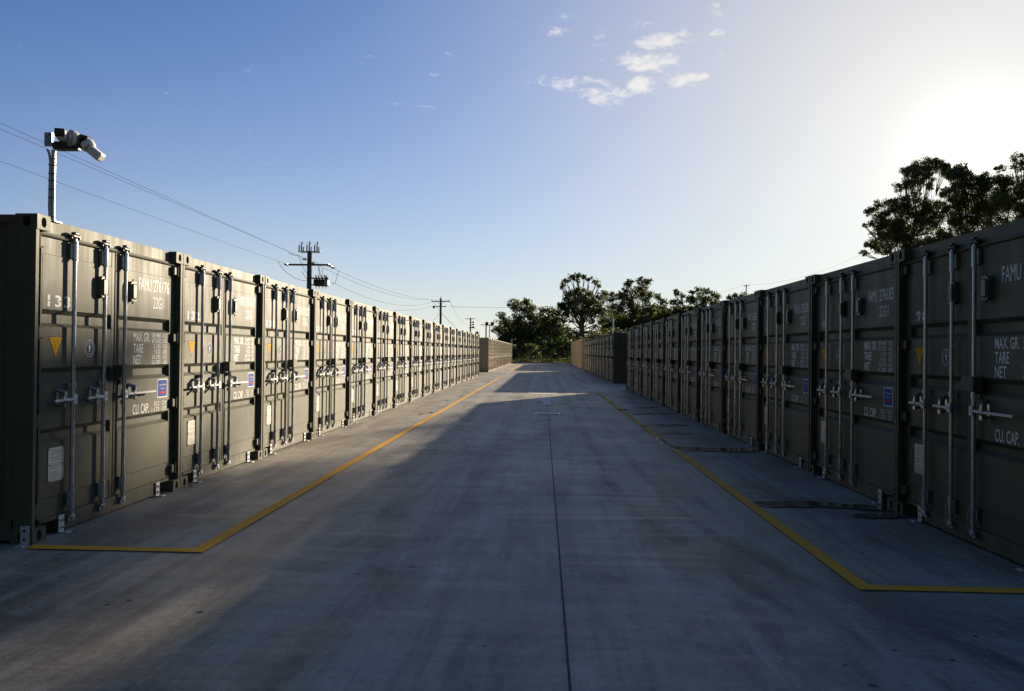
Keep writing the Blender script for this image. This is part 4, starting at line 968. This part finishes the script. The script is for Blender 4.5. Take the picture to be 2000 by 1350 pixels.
far = [
 ('A', [(1002, 594, 11), (1028, 592, 10), (1012, 602, 16), (1035, 608, 16), (980, 616, 9), (985, 632, 15), (1012, 625, 18), (1042, 625, 14), (974, 645, 12), (992, 655, 17), (1020, 650, 18), (978, 672, 14), (1000, 678, 18), (1024, 674, 15, .6)], 122, 1005, 'rounded gum tree at the left end of the far trees, beside the floodlight mast', .34, 16),
 ('B', [(1060, 606, 9), (1076, 609, 12), (1058, 624, 15), (1082, 624, 15), (1066, 640, 15, .8), (1048, 648, 12, .8), (1052, 668, 14), (1088, 640, 10, .5)], 128, 1062, 'lower dark gum tree between the rounded one and the tallest one', .34, 15),
 ('C', [(1099, 556, 6), (1106, 549, 7), (1117, 542, 8), (1127, 539, 8), (1139, 541, 7), (1151, 546, 7), (1163, 551, 7), (1170, 558, 5), (1097, 562, 4), (1128, 549, 6, .7), (1122, 572, 13), (1108, 580, 12), (1140, 577, 15), (1103, 596, 12), (1122, 592, 18), (1148, 594, 18), (1168, 588, 15), (1178, 574, 9), (1104, 612, 11), (1130, 610, 17), (1156, 610, 17), (1182, 606, 14), (1098, 626, 8), (1178, 626, 11), (1155, 626, 10, .7), (1118, 624, 8, .6), (1184, 646, 8, .7), (1108, 642, 11, .45), (1162, 644, 12, .5), (1140, 652, 10, .3), (1118, 664, 10, .5), (1172, 660, 10, .6), (1100, 600, 12), (1090, 612, 10)], 118, 1138, 'tallest spreading gum tree at the end of the yard, pale sky under its arched crown', .30, 17),
 ('D', [(1195, 582, 12), (1210, 578, 11), (1226, 556, 8), (1230, 551, 7), (1222, 568, 8), (1250, 549, 9), (1263, 553, 10), (1256, 563, 9), (1244, 575, 16), (1222, 588, 16), (1266, 580, 14), (1205, 602, 16), (1238, 604, 20), (1270, 604, 18), (1210, 628, 18), (1245, 634, 20), (1278, 630, 18)], 124, 1240, 'wide dark gum tree with two round tufts on top right of the tallest tree', .33, 17),
 ('E', [(1285, 580, 8), (1295, 590, 9), (1288, 603, 13), (1302, 614, 13), (1290, 630, 16)], 130, 1290, 'narrow gum tree right of the two-tufted tree', .34, 16),
 ('F', [(1320, 568, 5), (1324, 575, 7), (1334, 579, 6), (1313, 590, 8), (1326, 592, 9), (1318, 606, 12), (1334, 612, 12), (1322, 628, 15)], 126, 1322, 'slim pointed gum tree between two broad ones above the right row', .30, 16),
 ('G', [(1351, 572, 6), (1364, 567, 8), (1378, 569, 8), (1391, 574, 8), (1402, 581, 7), (1352, 586, 12), (1374, 584, 14), (1398, 592, 11), (1345, 606, 15), (1368, 604, 17), (1395, 608, 16), (1350, 628, 16), (1380, 625, 18)], 128, 1372, 'broad flat-topped gum tree above the shaded right row', .34, 16),
 ('H', [(1424, 582, 7), (1437, 580, 8), (1452, 579, 8), (1465, 581, 7), (1432, 592, 10), (1450, 592, 12), (1416, 598, 10)], 150, 1442, 'low distant tree below the right hand power pole', .4, 15),
]
for k, (n_, sp, Y, bu, lab, lf, dn) in enumerate(far): tree('gum_tree', sp, Y + (12 if n_ in 'AB' else 10 if n_ == 'C' else 42), bu, lab, 'gum tree', lf * (1.1 if n_ in 'ABC' else 1.3), dn * 1.15, group=GT, trunk=.38, seed=20 + k, depth=.9, fork=.42)
shrubs = [
 ([(1092, 668, 13), (1080, 676, 10), (1102, 676, 10)], 112, 'green rounded bush left of the tan containers', 'leaf2'),
 ([(1120, 672, 12), (1132, 678, 10), (1112, 684, 10)], 113, 'green bush touching the top of the tan containers', 'leaf2'),
 ([(1070, 660, 9), (1060, 672, 13), (1072, 686, 13)], 116, 'dark bush in the middle of the far tree line', 'leaf'),
 ([(1018, 690, 12), (1036, 684, 14), (1048, 692, 10)], 118, 'dark bush above the left part of the grass slope', 'leaf'),
 ([(1004, 694, 11), (1000, 680, 10)], 116, 'dark bush at the far end of the far left row', 'leaf'),
 ([(1090, 690, 10), (1104, 692, 10), (1080, 694, 8)], 120, 'low bush at the top of the grass slope', 'leaf'),
 ([(1152, 664, 14), (1166, 658, 14), (1180, 664, 14)], 118, 'dark bush over the far end of the dark green row', 'leaf'),
 ([(1200, 650, 16), (1214, 662, 18), (1190, 672, 16)], 116, 'dark bush behind the camera pole of the dark green row', 'leaf'),
 ([(1236, 656, 18), (1258, 650, 18)], 114, 'dark bush behind the far end of the near right row', 'leaf'),
 ([(1290, 646, 18), (1318, 644, 18), (1345, 640, 18)], 118, 'long dark bush low behind the right row', 'leaf'),
 ([(960, 676, 7), (968, 682, 9), (950, 684, 6)], 150, 'small distant bush left of the rounded gum tree', 'leaf'),
 ([(931, 652, 5), (925, 656, 4)], 170, 'tiny distant tree top above the end of the near left row', 'leaf')]
for k, (sp, Y, lab, mt_) in enumerate(shrubs): tree('bush', sp, Y, sp[0][0], lab, 'bush', .32, 17, mt=mt_, group='bushes at the far end', trunk=.10, seed=60 + k, fork=.3, hang=.3, depth=.5)
# wooded backdrop behind the separate trees
bl = []
g = np.random.default_rng(5)
for k in range(46):
    u = 1002 + k * 10.5; vtop = 640 if u < 1100 else (632 if u < 1190 else 622)
    if 1095 < u < 1182: vtop = 668
    for j in range(4):
        v = vtop + 18 * (j + .3) + g.uniform(-6, 6)
        p = at(u + g.uniform(-4, 4), v, (150 if u < 1130 else 176) + g.uniform(-5, 8))
        if v < 715: bl.append((tuple(p), 2.9, 2.9, 1.0))
V, _ = leaves(bl, .5, 15, .4, seed=9)
o = bpy.data.objects.new('far_woodland', quadmesh('far_woodland', V, M['leaf'])); COL.objects.link(o)
tag(o, 'dark undergrowth reading as one mass behind the far trees', 'woodland', None, 'stuff')

# ------------------------------------------------------------------ fence at the far end
fn = empty('security_fence', (0, 108.2, 0)); tag(fn, 'black steel picket fence across the far end of the yard', 'fence')
xs = np.arange(-8.5, 8, 2.4)
for x in xs: b = MB(); b.bbox((x - .04, -.04, 0), (x + .04, .04, 2.0), .006); b.obj('post', M['fence'], fn)
for x in xs[:-1]:
    b = MB(); b.box((x + .04, -.02, .22), (x + 2.36, .02, .26)); b.box((x + .04, -.02, 1.65), (x + 2.36, .02, 1.69))
    for k in range(1, 19): q = x + .04 + k * 2.32 / 19; b.box((q - .009, .021, .1), (q + .009, .039, 1.85))
    b.obj('picket_panel', M['fence'], fn)
# short grass on the slope
g = np.random.default_rng(3); n = 26000
Px = g.uniform(-9, 16, n); Py = 110 + g.random(n) ** 1.3 * 32; Pz = heights(Px, Py) - .03
hh = g.uniform(.10, .34, n); a = g.uniform(0, 3.14, n); dx = np.cos(a) * .05; dy = np.sin(a) * .05; lx = g.normal(0, .06, n)
V = np.stack([np.stack([Px - dx, Py - dy, Pz], 1), np.stack([Px + dx, Py + dy, Pz], 1), np.stack([Px + dx * .3 + lx, Py + dy * .3, Pz + hh], 1), np.stack([Px - dx * .3 + lx, Py - dy * .3, Pz + hh], 1)], 1).reshape(-1, 3)
gm, gb = mat('slope_grass', (0.10, 0.12, 0.03), 0.7)
gt = nt.nodes.new('ShaderNodeBsdfTranslucent'); gt.inputs[0].default_value = (0.16, 0.17, 0.04, 1); ga = nt.nodes.new('ShaderNodeAddShader')
nt.links.new(gb.outputs[0], ga.inputs[0]); nt.links.new(gt.outputs[0], ga.inputs[1]); nt.links.new(ga.outputs[0], nt.nodes['Material Output'].inputs['Surface'])
nt.links.new(MIX(NOISE(posvec(), .5, 4), (0.06, 0.08, 0.02, 1), (0.17, 0.16, 0.05, 1)), gb.inputs['Base Color'])
o = bpy.data.objects.new('slope_grass', quadmesh('slope_grass', V, gm)); COL.objects.link(o); tag(o, 'rough grass on the slope beyond the fence', 'grass', None, 'stuff')
